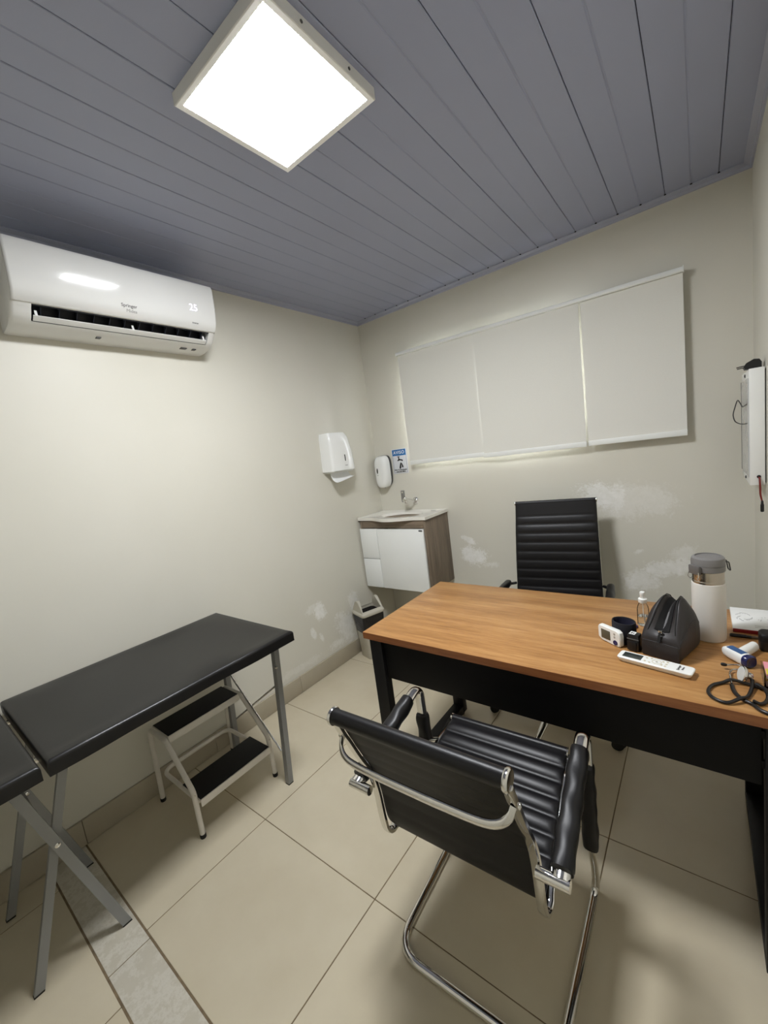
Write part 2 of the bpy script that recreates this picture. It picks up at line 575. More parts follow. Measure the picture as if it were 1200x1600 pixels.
floor = struct('floor', G().box(-T, W + T, YF - T, T, -0.12, -0.0013), M['grout'])
P = 0.6084
gap = 0.0032
tile_cache = {}
def floor_tile(x0, x1, y0, y1, m, name='tile'):
    w, d = x1 - x0 - gap, y1 - y0 - gap
    key = (round(w, 3), round(d, 3), m.name)
    if key not in tile_cache:
        g = G().box(-w / 2, w / 2, -d / 2, d / 2, -0.009, 0.0, 0.0009, 1)
        me = bpy.data.meshes.new(name)
        bmesh.ops.recalc_face_normals(g.bm, faces=g.bm.faces)
        g.bm.to_mesh(me); g.bm.free()
        me.materials.append(m)
        tile_cache[key] = me
    o = link(name, tile_cache[key], floor)
    o.location = ((x0 + x1) / 2, (y0 + y1) / 2, 0)
xs = [0.0, 0.6081, 1.2165, 1.8249, W]
ys = [-2.333, -1.8489, -1.2405, -0.6321, -0.0237, 0.0]
for a, b in zip(xs, xs[1:]):
    for c, d in zip(ys, ys[1:]):
        floor_tile(a, b, c, d, M['tile'])
for a, b in zip([0.0, 0.643, 1.251, 1.859], [0.643, 1.251, 1.859, W]):
    floor_tile(a, b, -2.460, -2.336, M['strip'], 'border_tile')
for a, b in zip([0.0, 0.15, 0.76, 1.37, 1.98], [0.15, 0.76, 1.37, 1.98, W]):
    for c, d in zip([YF, -3.072], [-3.072, -2.463]):
        floor_tile(a, b, c, d, M['tile'])

struct('wall_left', G().box(-T, 0, YF - T, T, 0, H + 0.1), M['wall_left'])
struct('wall_right', G().box(W, W + T, YF - T, T, 0, H + 0.1), M['wall_plain'])
struct('wall_front', G().box(0, W, YF - T, YF, 0, H + 0.1), M['wall_plain'])
g = G()
g.box(0, WX0, 0, T, 0, H + 0.1); g.box(WX1, W, 0, T, 0, H + 0.1)
g.box(WX0, WX1, 0, T, 0, WZ0); g.box(WX0, WX1, 0, T, WZ1, H + 0.1)
struct('wall_back', g, M['wall_back'])

# window behind the blinds: frame, mullion, two frosted panes
fr = G()
for (a, b, c, d) in ((WX0, WX1, WZ0, WZ0 + 0.03), (WX0, WX1, WZ1 - 0.03, WZ1), (WX0, WX0 + 0.03, WZ0 + 0.03, WZ1 - 0.03), (WX1 - 0.03, WX1, WZ0 + 0.03, WZ1 - 0.03)):
    fr.box(a, b, 0.06, 0.10, c, d)
win = struct('window_1', fr, M['alu'])
px_ = [WX0 + 0.03, 0.965, WX1 - 0.03]
for k in range(2):
    x0, x1 = px_[k] + (0.025 if k else 0), px_[k + 1] - (0.025 if k < 1 else 0)
    part('pane', G().box(x0, x1, 0.078, 0.082, WZ0 + 0.03, WZ1 - 0.03), M['pane'], win)
    if k:
        part('mullion', G().box(px_[k] - 0.025, px_[k] + 0.025, 0.064, 0.096, WZ0 + 0.03, WZ1 - 0.03), M['alu'], win)

# PVC plank ceiling: planks 20 cm wide along the room, a shallow groove down each middle
ceil = struct('ceiling', G().box(-T, W + T, YF - T, T, H + 0.012, H + 0.1), M['gap'])
X0 = 0.0068
edges = [X0 + 0.2 * k for k in range(0, 12)]
edges = [0.0] + edges[1:] + [W]
for a, b in zip(edges, edges[1:]):
    if b - a < 0.01:
        continue
    j = 0.0010
    prof = [(a + j, H + 0.010), (a + j, H + 0.002), (a + j + 0.002, H)]
    mid = a + 0.1 if a > 0 else 0.1068
    if mid < b - 0.02:
        prof += [(mid - 0.004, H), (mid - 0.0012, H + 0.0022), (mid + 0.0012, H + 0.0022), (mid + 0.004, H)]
    prof += [(b - j - 0.002, H), (b - j, H + 0.002), (b - j, H + 0.010)]
    part('plank', G().loft([[(x, YF, z) for x, z in prof], [(x, 0.0, z) for x, z in prof]]), M['ceiling'], ceil, sharp=20)

# edge trims of the ceiling
def crown(name, p0, p1, inward):
    i = Vector(inward)
    prof = [(0, 0), (0.030, 0), (0.030, -0.004), (0.024, -0.007), (0.010, -0.011), (0.007, -0.022), (0, -0.024)]
    rings = []
    for p in (p0, p1):
        rings.append([Vector(p) + i * a + Vector((0, 0, b)) for a, b in prof])
    return struct(name, G().loft(rings), M['crown'], sharp=25)
crown('trim_1', (0, 0, H), (W, 0, H), (0, -1, 0))
crown('trim_2', (0, YF, H), (0, 0, H), (1, 0, 0))
crown('trim_3', (W, YF, H), (W, 0, H), (-1, 0, 0))
g = G()
for k in range(22):
    x = 0.1068 + 0.1 * k
    g.box(x - 0.0045, x + 0.0045, -0.0335, -0.0295, H - 0.0035, H + 0.001)
part('joint_notch', g, M['gap'], bpy.data.objects['trim_1'], kind='stuff')

# ceramic skirting
def skirting(name, p0, along, length, inward, first, labels=None):
    a, i = Vector(along), Vector(inward)
    base = G()
    p0 = Vector(p0)
    def bx(g, s0, s1, t0, t1, z0, z1, bev=0):
        q = [p0 + a * s0 + i * t0, p0 + a * s1 + i * t1]
        g.box(min(q[0].x, q[1].x), max(q[0].x, q[1].x), min(q[0].y, q[1].y), max(q[0].y, q[1].y), z0, z1, bev)
        return g
    root = struct(name, bx(G(), 0, length, 0, 0.007, 0.0, 0.111), M['grout'])
    s = 0
    step = first
    while s < length - 0.01:
        e = min(s + step, length)
        part('skirting_tile', bx(G(), s + 0.001, e - 0.001, 0.001, 0.013, 0.002, 0.113, 0.0012), M['skirt'], root)
        s, step = e, P
    return root
skirting('baseboard_left', (0, -0.014, 0), (0, -1, 0), 3.43, (1, 0, 0), 0.49)
skirting('baseboard_back', (0.0, 0, 0), (1, 0, 0), W, (0, -1, 0), 0.6081)
skirting('baseboard_right', (W, -0.014, 0), (0, -1, 0), 3.43, (-1, 0, 0), 0.6)

# ------------------------------------------------------------------ ceiling lamp
lx0, lx1, ly0, ly1, lz = 0.992, 1.389, -1.917, -1.518, 2.488
lamp = thing('ceiling_lamp', 'square white surface LED lamp glowing on the grey plank ceiling', 'lamp', ((lx0 + lx1) / 2, (ly0 + ly1) / 2, H))
g = G()
b = 0.0175
def frame_ring(x0, x1, y0, y1, z):
    return [(x0, y0, z), (x1, y0, z), (x1, y1, z), (x0, y1, z)]
rings = [frame_ring(lx0, lx1, ly0, ly1, H - 0.0005), frame_ring(lx0, lx1, ly0, ly1, lz + 0.002), frame_ring(lx0 + 0.002, lx1 - 0.002, ly0 + 0.002, ly1 - 0.002, lz),
         frame_ring(lx0 + b, lx1 - b, ly0 + b, ly1 - b, lz + 0.0025), frame_ring(lx0 + b, lx1 - b, ly0 + b, ly1 - b, lz + 0.016)]
g.loft(rings, cap0=True, cap1=False)
part('frame', g, M['frame_white'], lamp, world=True)
part('diffuser', G().box(lx0 + b + 0.0005, lx1 - b - 0.0005, ly0 + b + 0.0005, ly1 - b - 0.0005, lz + 0.0022, lz + 0.012), M['lamp'], lamp, world=True)
for (x, y) in ((lx0, -1.80), (lx0, -1.63), (lx1, -1.80), (lx1, -1.63)):
    sx = -1 if x == lx0 else 1
    part('screw', G().lathe([(0.0001, 0.003), (0.004, 0.002), (0.004, -0.001), (0.0001, -0.001)], (x, y, H - 0.017), 10,
         Matrix.Rotation(sx * PI / 2, 3, 'Y')), M['print_grey'], lamp, world=True)

# ------------------------------------------------------------------ air conditioner on the left wall
AY0, AY1 = -2.185, -1.385
ac = thing('air_conditioner', 'white split air conditioner on the left wall under the ceiling, display reading 25', 'air conditioner', (0, (AY0 + AY1) / 2, 2.11))
full = [(0.0, 2.122), (0.0, 2.400), (0.10, 2.402), (0.195, 2.401), (0.214, 2.395), (0.219, 2.383), (0.2175, 2.33), (0.2125, 2.27), (0.2045, 2.23), (0.191, 2.205),
        (0.180, 2.191), (0.168, 2.180), (0.158, 2.168), (0.146, 2.155), (0.128, 2.143), (0.10, 2.130), (0.05, 2.1225)]
notch = list(full)
notch[11], notch[12], notch[13] = (0.160, 2.225), (0.115, 2.225), (0.095, 2.175)
def yring(pr, y, s=1.0):
    cx, cz = 0.0, 2.25
    return [(cx + (x - cx) * s, y, cz + (z - cz) * (1 - (1 - s) * 0.5)) for x, z in pr]
sy0, sy1 = AY0 + 0.062, AY1 - 0.036
g = G().loft([yring(full, AY0, 0.93), yring(full, AY0 + 0.004, 0.97), yring(full, AY0 + 0.014, 1), yring(full, sy0), yring(notch, sy0 + 0.0002), yring(notch, sy1 - 0.0002),
              yring(full, sy1), yring(full, AY1 - 0.014, 1), yring(full, AY1 - 0.004, 0.97), yring(full, AY1, 0.93)])
part('body', g, M['ac_white'], ac, world=True, sharp=40)
# dark liner of the outlet
g = G().loft([[(x, y, z) for x, z in ((0.177, 2.189), (0.160, 2.222), (0.116, 2.222), (0.098, 2.176), (0.126, 2.146), (0.128, 2.149), (0.102, 2.176), (0.118, 2.2185), (0.158, 2.2185), (0.174, 2.188))] for y in (sy0 + 0.003, sy1 - 0.003)])
part('outlet', g, M['ac_dark'], ac, world=True)
for k in range(12):
    y = sy0 + 0.03 + k * (sy1 - sy0 - 0.06) / 11
    part('vane', G().poly([(0.165, y, 2.188), (0.150, y, 2.215), (0.118, y + 0.012, 2.214), (0.105, y + 0.012, 2.180), (0.128, y, 2.158)], (0, 0.0018, 0)), M['vane'], ac, world=True)
# front panel, a thin curved shell
outer = [(0.102, 2.4055), (0.200, 2.405), (0.2205, 2.399), (0.2265, 2.385), (0.225, 2.33), (0.220, 2.27), (0.212, 2.23), (0.198, 2.2035), (0.1865, 2.193)]
inner = [(0.183, 2.196), (0.194, 2.207), (0.2070, 2.2325), (0.2150, 2.271), (0.2200, 2.331), (0.2215, 2.383), (0.217, 2.3945), (0.199, 2.4005), (0.102, 2.4025)]
def pring(y, dx=0.0):
    return [(x - dx, y, z) for x, z in outer] + [(x - dx, y, z) for x, z in inner]
part('front_panel', G().loft([pring(AY0 + 0.004, 0.008), pring(AY0 + 0.007, 0.002), pring(AY0 + 0.013), pring(AY1 - 0.013), pring(AY1 - 0.007, 0.002), pring(AY1 - 0.004, 0.008)]), M['ac_panel'], ac, world=True, sharp=50)
flap = part('louver', G().loft([[(x, y, z) for x, z in ((0.153, 2.1585), (0.150, 2.162), (0.140, 2.1545), (0.131, 2.1490), (0.132, 2.1455), (0.141, 2.1500))] for y in (sy0 + 0.006, sy1 - 0.006)]), M['ac_white'], ac, world=True)
for y in (sy0 + 0.012, (sy0 + sy1) / 2, sy1 - 0.022):
    part('hinge', G().poly([(0.151, y, 2.161), (0.142, y, 2.154), (0.147, y, 2.180)], (0, 0.008, 0)), M['ac_white'], flap, world=True)
for (y, w) in ((-1.90, 0.018), (-1.535, 0.03), (-1.475, 0.018)):
    part('clip', G().box(0.075, 0.095, y, y + w, 2.1245, 2.130, 0.001), M['dark_plate'], ac, world=True)
def ac_pt(y, z):
    for (xa, za), (xb, zb) in zip(outer[3:], outer[4:]):
        if zb <= z <= za:
            t = (z - za) / (zb - za)
            return xa + (xb - xa) * t + 0.0006, (xb - xa) / (zb - za)
    return 0.2, -0.06
for nm, body, size, y, z, m, bold in (('display', '25', 0.043, -1.506, 2.281, 'digits', -0.0003), ('lettering', 'Springer', 0.0185, -1.794, 2.236, 'print_grey', 0.0002),
                                      ('lettering', 'Midea', 0.018, -1.784, 2.218, 'print_light', 0.0), ('lettering', 'Inverter', 0.0095, -1.500, 2.217, 'print_grey', 0.0002)):
    x, sl = ac_pt(y, z)
    lettering(nm, body, size, M[m], ac, (x, y, z), (0, 1, 0), (sl, 0, 1), bold=bold)

# ------------------------------------------------------------------ paper towel dispenser
td = thing('paper_towel_dispenser', 'white paper towel dispenser on the left wall with a sheet hanging out', 'dispenser', (0, -0.5, 1.40))
rings = []
for t in range(9):
    u = t / 8
    z = 1.404 + 0.268 * u
    ya = -0.618 + 0.010 * u
    yb = -0.384 - 0.034 * u ** 2.2
    d = 0.116 - 0.012 * u * u
    if t == 8:
        ya += 0.006; yb -= 0.010; d -= 0.012
    yc, w = (ya + yb) / 2, yb - ya
    ring = [(0.0, ya), ]
    r = 0.022
    pts = [(0.0005, ya)] + [(d - r + r * math.cos(a) - 0.004, ya + r - r * math.sin(a)) for a in [PI / 2 * (1 - k / 5) for k in range(6)]]
    nb = 6
    pts += [(d - 0.004 + 0.006 * math.sin(PI * k / nb), ya + r + (w - 2 * r) * k / nb) for k in range(1, nb)]
    pts += [(d - r + r * math.cos(a) - 0.004, yb - r + r * math.sin(a)) for a in [PI / 2 * k / 5 for k in range(6)]] + [(0.0005, yb)]
    rings.append([(x, y, z) for x, y in pts])
part('cover', G().loft(rings), M['white'], td, world=True, sharp=50)
part('base', G().box(0.002, 0.095, -0.606, -0.396, 1.392, 1.4045, 0.002), M['white_satin'], td, world=True)
part('level_window', G().box(0.1150, 0.1182, -0.495, -0.486, 1.468, 1.513, 0.0008), M['window_dark'], td, world=True)
part('emblem', G().box(0.1150, 0.1180, -0.500, -0.474, 1.434, 1.439), M['print_light'], td, world=True)
g = G()
sheet = [(0.045, 1.398), (0.047, 1.375), (0.055, 1.352), (0.072, 1.338), (0.092, 1.335)]
a = smooth_path([(x, 0, z) for x, z in sheet], 4)
ring0 = []
for y, lift in ((-0.592, -0.012), (-0.54, -0.006), (-0.49, 0.003), (-0.44, 0.013), (-0.405, 0.02)):
    ring0.append([(p.x + 0.001 * i, y, p.z + lift * i / len(a)) for i, p in enumerate(a)] + [(p.x + 0.001 * i, y, p.z + lift * i / len(a) + 0.0012) for i, p in reversed(list(enumerate(a)))])
part('paper_sheet', G().loft(ring0), M['paper'], td, world=True)

# ------------------------------------------------------------------ soap dispenser on the back wall
sd = thing('soap_dispenser', 'white rounded soap dispenser on the back wall beside the blue notice', 'dispenser', (0.095, 0, 1.21))
def egg(zb, zt, hw, taper, y0, n=40):
    return [(0.095 + hw * math.copysign(abs(math.cos(2 * PI * k / n)) ** 0.62, math.cos(2 * PI * k / n)) * (1 - taper * (0.5 - 0.5 * math.sin(2 * PI * k / n)) - 0.12 * (0.5 + 0.5 * math.sin(2 * PI * k / n))),
             y0, (zb + zt) / 2 + (zt - zb) / 2 * math.copysign(abs(math.sin(2 * PI * k / n)) ** 0.55, math.sin(2 * PI * k / n))) for k in range(n)]
part('back_plate', G().loft([egg(1.222, 1.470, 0.073, 0.2, -0.0005), egg(1.222, 1.470, 0.073, 0.2, -0.022), egg(1.226, 1.466, 0.069, 0.2, -0.026)]), M['dark_plate'], sd, world=True)
part('cover', G().loft([egg(1.214, 1.469, 0.071, 0.2, -0.022), egg(1.212, 1.468, 0.071, 0.2, -0.055), egg(1.214, 1.462, 0.066, 0.2, -0.078), egg(1.220, 1.445, 0.056, 0.2, -0.090), egg(1.240, 1.41, 0.038, 0.2, -0.097), egg(1.29, 1.36, 0.012, 0.2, -0.099)], cap0=False), M['white'], sd, world=True, sharp=60)
part('level_window', G().loft([[(0.080 + 0.0065 * math.cos(2 * PI * k / 16), y, 1.352 + 0.022 * math.sin(2 * PI * k / 16)) for k in range(16)] for y in (-0.092, -0.0995)]), M['window_dark'], sd, world=True)
part('emblem', G().box(0.072, 0.088, -0.0995, -0.094, 1.316, 1.319), M['print_light'], sd, world=True)
part('spout', G().lathe([(0.006, 0), (0.005, -0.016)], (0.105, -0.055, 1.226), 12), M['dark_plate'], sd, world=True)

# ------------------------------------------------------------------ notice on the back wall
sg = thing('notice_sign', 'small white notice with blue AVISO band and tap pictogram, above the tap', 'sign', (0.243, 0, 1.31))
part('plate', G().box(0.171, 0.315, -0.004, -0.0006, 1.310, 1.505, 0.0008), M['sign'], sg, world=True)
part('header_band', G().box(0.1785, 0.3075, -0.005, -0.0035, 1.452, 1.500), M['sign_blue'], sg, world=True)
lettering('lettering', 'AVISO', 0.036, M['sign_white'], sg, (0.243, -0.0054, 1.476), (1, 0, 0), (0, 0, 1), width=0.104, bold=0.0004, spacing=1.14)
g = G()
for a, b_, c, d in ((0.1785, 0.1805, 1.322, 1.452), (0.3055, 0.3075, 1.322, 1.452), (0.1785, 0.3075, 1.318, 1.3205)):
    g.box(a, b_, -0.0048, -0.0038, c, d)
part('border_line', g, M['sign_grey'], sg, world=True, kind='stuff')
def flat(name, pts, m, par, y=-0.0052):
    return part(name, G().poly([(x, y, z) for x, z in pts], (0, 0.0012, 0)), M[m], par, world=True)
flat('tap_pictogram', [(0.222, 1.446), (0.246, 1.446), (0.246, 1.441), (0.240, 1.441), (0.240, 1.427), (0.252, 1.423), (0.264, 1.421), (0.272, 1.416), (0.272, 1.407), (0.262, 1.407), (0.260, 1.412),
                       (0.246, 1.413), (0.236, 1.413), (0.232, 1.410), (0.220, 1.410), (0.221, 1.416), (0.230, 1.422), (0.231, 1.441), (0.222, 1.441)], 'black_print', sg)
flat('hand_pictogram', [(0.250, 1.398), (0.256, 1.394), (0.257, 1.384), (0.252, 1.372), (0.250, 1.358), (0.244, 1.348), (0.236, 1.347), (0.233, 1.356), (0.238, 1.374), (0.244, 1.390)], 'black_print', sg)
flat('hand_pictogram', [(0.258, 1.394), (0.264, 1.384), (0.270, 1.370), (0.271, 1.358), (0.263, 1.356), (0.257, 1.364), (0.258, 1.378)], 'black_print', sg)
lettering('lettering', 'Evite Contaminação', 0.014, M['black_print'], sg, (0.243, -0.0054, 1.3405), (1, 0, 0), (0, 0, 1), width=0.118, bold=0.0004)
lettering('lettering', 'Lave suas Mãos', 0.0135, M['black_print'], sg, (0.243, -0.0054, 1.3265), (1, 0, 0), (0, 0, 1), width=0.086, bold=0.0004)

# ------------------------------------------------------------------ vanity cabinet with moulded basin
VZ0, VZ1 = 0.472, 0.995
VY = -0.318
van = thing('vanity_cabinet', 'wall-hung vanity cabinet with white fronts and grey-brown wood side', 'cabinet', (0.31, 0, VZ0))
part('side_panel', G().box(0.594, 0.612, VY, -0.001, VZ0, VZ1, 0.001), M['vanity_wood'], van, world=True)
part('side_panel', G().box(0.016, 0.031, VY, -0.001, VZ0, VZ1, 0.001), M['vanity_wood'], van, world=True)
part('bottom_panel', G().box(0.032, 0.593, VY + 0.001, -0.001, VZ0, VZ0 + 0.016), M['vanity_wood_h'], van, world=True)
# apron with a bowed dark scoop under the basin edge
part('apron', G().box(0.032, 0.593, VY, VY + 0.016, 0.935, VZ1 - 0.001, 0.001), M['vanity_wood_h'], van, world=True)
part('door', G().box(0.1835, 0.594, VY - 0.018, VY - 0.0005, VZ0, 0.932, 0.0012), M['lacquer'], van, world=True)
dr = part('drawer', G().box(0.016, 0.1795, VY - 0.018, VY - 0.0005, 0.701, 0.932, 0.0012), M['lacquer'], van, world=True)
dr = part('drawer', G().box(0.016, 0.1795, VY - 0.018, VY - 0.0005, VZ0, 0.6960, 0.0012), M['lacquer'], van, world=True)
part('maker_badge', G().box(0.560, 0.590, VY - 0.0195, VY - 0.0175, 0.917, 0.926), M['dark_plate'], van, world=True)
# worktop: one moulded slab, bowed at the front, oval bowl
ctop = thing('basin_top', 'white moulded basin top with bowed front edge on the vanity cabinet', 'basin', (0.31, 0, VZ1))
g = G()
xa, xb = 0.004, 0.620
cxb, cyb, rx, ry = 0.325, -0.185, 0.185, 0.115
nx = 48
def front_y(x):
    u = (x - cxb) / 0.20
    return VY - 0.010 - (0.058 * math.cos(u * PI / 2) ** 1.6 if abs(u) < 1 else 0.0)
outline = []
n4 = 16
for k in range(n4): outline.append((xa + (xb - xa) * k / n4, -0.0008))
for k in range(8): outline.append((xb, -0.0008 + (front_y(xb) + 0.0008) * k / 8))
for k in range(24): x = xb + (xa - xb) * k / 24; outline.append((x, front_y(x)))
for k in range(8): outline.append((xa, front_y(xa) + (-0.0008 - front_y(xa)) * k / 8))
NB = len(outline)
def angle_of(p): return math.atan2((p[1] - cyb) / ry, (p[0] - cxb) / rx)
ang = [angle_of(p) for p in outline]
ztop = 1.0155
def ell(f, z):
    return [(cxb + rx * f * math.cos(a), cyb + ry * f * math.sin(a), z) for a in ang]
rings = [[(x, y, VZ1 + 0.0005) for x, y in outline], [(x, y, ztop + 0.001) for x, y in outline],
         [(cxb + (x - cxb) * 0.985, cyb + (y - cyb) * 0.975, ztop + 0.002) for x, y in outline],
         [(cxb + (x - cxb) * 0.96, cyb + (y - cyb) * 0.94, ztop - 0.002) for x, y in outline],
         ell(1.0, ztop - 0.003), ell(0.93, ztop - 0.008), ell(0.8, ztop - 0.045), ell(0.55, ztop - 0.085), ell(0.2, ztop - 0.098), ell(0.06, ztop - 0.099)]
part('slab', g.loft(rings, cap0=False), M['marble'], ctop, world=True, sharp=45)
part('bowl_underside', G().loft([[(cxb + rx * f * math.cos(2 * PI * k / 40), cyb - 0.02 + (ry + 0.03) * f * math.sin(2 * PI * k / 40), z) for k in range(40)] for f, z in ((1.02, VZ1), (0.97, VZ1 - 0.02), (0.8, VZ1 - 0.03), (0.5, VZ1 - 0.035))]), M['vanity_wood_h'], van, world=True)
part('drain', G().lathe([(0.0005, 0.002), (0.016, 0.002), (0.018, 0.0005)], (cxb, cyb, ztop - 0.0985), 20), M['chrome'], ctop, world=True)
part('overflow_mark', G().box(0.515, 0.555, -0.072, -0.066, ztop - 0.001, ztop + 0.0012), M['print_light'], ctop, world=True)

# tap on the wall
tap = thing('wall_tap', 'chrome wall tap with upright lever over the basin', 'tap', (0.347, 0, 1.088))
part('flange', G().lathe([(0.026, 0.0), (0.027, 0.006), (0.020, 0.014), (0.012, 0.018)], (0.347, -0.0008, 1.088), 24, Matrix.Rotation(PI / 2, 3, 'X')), M['chrome'], tap, world=True)
part('pipe', G().tube([(0.347, -0.012, 1.088), (0.347, -0.06, 1.102), (0.343, -0.13, 1.120)], 0.0085, 14), M['chrome'], tap, world=True)
part('valve_body', G().lathe([(0.014, -0.022), (0.017, -0.014), (0.017, 0.012), (0.013, 0.018)], (0.342, -0.138, 1.118), 20), M['chrome'], tap, world=True)
part('lever', G().loft([[(0.334 + x, -0.150 + y, z + 0.0) for x, y in ((-0.015, 0.0), (0.015, 0.0), (0.015, 0.006), (-0.015, 0.006))] for z in (1.100, 1.190)]).box(0.318, 0.350, -0.152, -0.146, 1.104, 1.188, 0.002), M['lever_metal'], tap, world=True)
for z in (1.115, 1.176):
    part('rivet', G().lathe([(0.0085, 0), (0.0075, 0.003), (0.0005, 0.004)], (0.334, -0.152, z), 16, Matrix.Rotation(PI / 2, 3, 'X')), M['chrome'], tap, world=True)
part('aerator', G().lathe([(0.009, 0.0), (0.010, -0.012), (0.0085, -0.014)], (0.343, -0.133, 1.099), 16), M['chrome'], tap, world=True)

# ------------------------------------------------------------------ roller blinds
zr = lambda x: 2.1835 - 0.0165 * (x - 0.37)
rail = thing('blind_rail', 'long white head rail carrying the three roller blinds', 'rail', (1.22, 0, 2.17))
g = G()
rg = []
for x in (0.370, 2.066):
    z = zr(x)
    rg.append([(x, y, z + dz) for y, dz in ((-0.046, 0.012), (-0.070, 0.010), (-0.074, 0.004), (-0.074, -0.008), (-0.070, -0.013), (-0.046, -0.013))])
part('rail', g.loft(rg), M['bar'], rail, world=True)
for x in (0.42, 0.95, 1.30, 1.70, 2.05):
    z = zr(x)
    part('bracket', G().box(x - 0.012, x + 0.012, -0.0465, -0.0005, z - 0.004, z + 0.014, 0.001), M['alu'], rail, world=True)
part('end_cap', G().box(2.0665, 2.0705, -0.075, -0.044, zr(2.066) - 0.016, zr(2.066) + 0.014, 0.001), M['bar'], rail, world=True)
for x0, x1, y, zb, lab in ((0.376, 0.9715, -0.0555, 1.372, 'leftmost pale grey roller blind, nearest the notice'), (0.973, 1.601, -0.0595, 1.364, 'middle pale grey roller blind, the widest of the three'),
                           (1.612, 2.066, -0.0565, 1.366, 'rightmost pale grey roller blind, lowered over the window')):
    bl = thing('roller_blind', lab, 'blind', ((x0 + x1) / 2, y, zb), group='roller blinds over the window')
    nseg = 12
    cols = []
    for k in range(nseg + 1):
        x = x0 + (x1 - x0) * k / nseg
        dy = 0.0012 * math.sin(k * 1.3 + x0 * 9)
        zt = zr(x) - 0.0137
        cols.append([(x, y + dy, zb + 0.028), (x, y + 0.3 * dy, zt), (x, y + 0.3 * dy + 0.0012, zt), (x, y + dy + 0.0012, zb + 0.028)])
    part('fabric', G().loft(cols), M['blind'], bl, world=True)
    part('bottom_bar', G().box(x0 - 0.001, x1 + 0.001, y - 0.006, y + 0.008, zb, zb + 0.029, 0.003), M['bar'], bl, world=True)

# ------------------------------------------------------------------ X-ray viewer on the right wall
NX, NY0, NY1, NZ0, NZ1 = 2.271, -0.452, -0.128, 1.152, 1.612
xv = thing('xray_viewer', 'white X-ray light box with grey front on the right wall', 'light box', (W, -0.29, NZ0))
part('housing', G().box(NX, W - 0.004, NY0, NY1, NZ0, NZ1, 0.002), M['white_satin'], xv, world=True)
part('back_plate', G().box(W - 0.0038, W - 0.0005, NY0 + 0.008, NY1 - 0.008, NZ0 + 0.008, NZ1 - 0.008), M['dark_plate'], xv, world=True)
part('screen', G().box(NX - 0.0035, NX - 0.0003, NY0 + 0.006, NY1 - 0.001, NZ0 + 0.034, NZ1 - 0.034), M['opal'], xv, world=True)
part('screen_edge', G().box(NX - 0.0045, NX - 0.0004, NY1 - 0.0008, NY1 + 0.0014, NZ0 + 0.034, NZ1 - 0.034), M['wire'], xv, world=True)
for y, z in ((-0.30, NZ0 + 0.017), (-0.30, NZ1 - 0.017)):
    part('screw', G().lathe([(0.007, 0), (0.006, 0.003), (0.0005, 0.004)], (NX - 0.0005, y, z), 14, Matrix.Rotation(-PI / 2, 3, 'Y')), M['black_plastic'], xv, world=True)
part('switch_wire', G().tube(smooth_path([(NX - 0.003, -0.40, 1.478), (NX - 0.012, -0.33, 1.470), (NX - 0.016, -0.26, 1.488), (NX - 0.022, -0.22, 1.500), (NX - 0.030, -0.20, 1.47), (NX - 0.036, -0.20, 1.44),
      (NX - 0.031, -0.21, 1.412), (NX - 0.020, -0.25, 1.400), (NX - 0.012, -0.33, 1.398), (NX - 0.003, -0.40, 1.400)], 6), 0.0022, 8), M['wire'], xv, world=True)
part('cable_grommet', G().lathe([(0.006, 0), (0.0065, 0.002), (0.003, 0.0025)], (2.298, NY0, 1.186), 14, Matrix.Rotation(PI / 2, 3, 'X')), M['black_plastic'], xv, world=True)
cd = part('power_lead', G().tube(smooth_path([(2.297, NY0 + 0.002, 1.186), (2.298, NY0 - 0.008, 1.178), (2.299, NY0 - 0.011, 1.15), (2.300, NY0 - 0.010, 1.115), (2.305, NY0 - 0.009, 1.088)], 5), 0.0018, 8)
          .tube(smooth_path([(2.300, NY0 + 0.002, 1.186), (2.301, NY0 - 0.009, 1.177), (2.302, NY0 - 0.012, 1.15), (2.303, NY0 - 0.011, 1.115), (2.307, NY0 - 0.009, 1.088)], 5), 0.0018, 8), M['red_wire'], xv, world=True, label='red and black twin wire hanging from the light box')
part('connector', G().lathe([(0.002, 0.003), (0.0038, 0.0), (0.0045, -0.012), (0.0058, -0.016), (0.0058, -0.042), (0.004, -0.044)], (2.3065, NY0 - 0.009, 1.088), 14), M['black_plastic'], cd, world=True)
ad = thing('power_adapter', 'black plug-in power adapter lying on top of the light box', 'adapter', (2.29, -0.40, NZ1))
part('case', G().loft([[(x, y, z) for x, z in ((2.262, NZ1 + 0.001), (2.257, NZ1 + 0.012), (2.266, NZ1 + 0.026), (2.288, NZ1 + 0.037), (2.304, NZ1 + 0.034), (2.311, NZ1 + 0.022), (2.311, NZ1 + 0.001))] for y in (-0.425, -0.375)]), M['black_plastic'], ad, world=True)
for z in (0.011, 0.019):
    part('prong', G().tube([(2.262, -0.41 + (z - 0.011) * 4, NZ1 + z), (2.238, -0.41 + (z - 0.011) * 4, NZ1 + z - 0.002)], 0.002, 8), M['black_plastic'], ad, world=True)

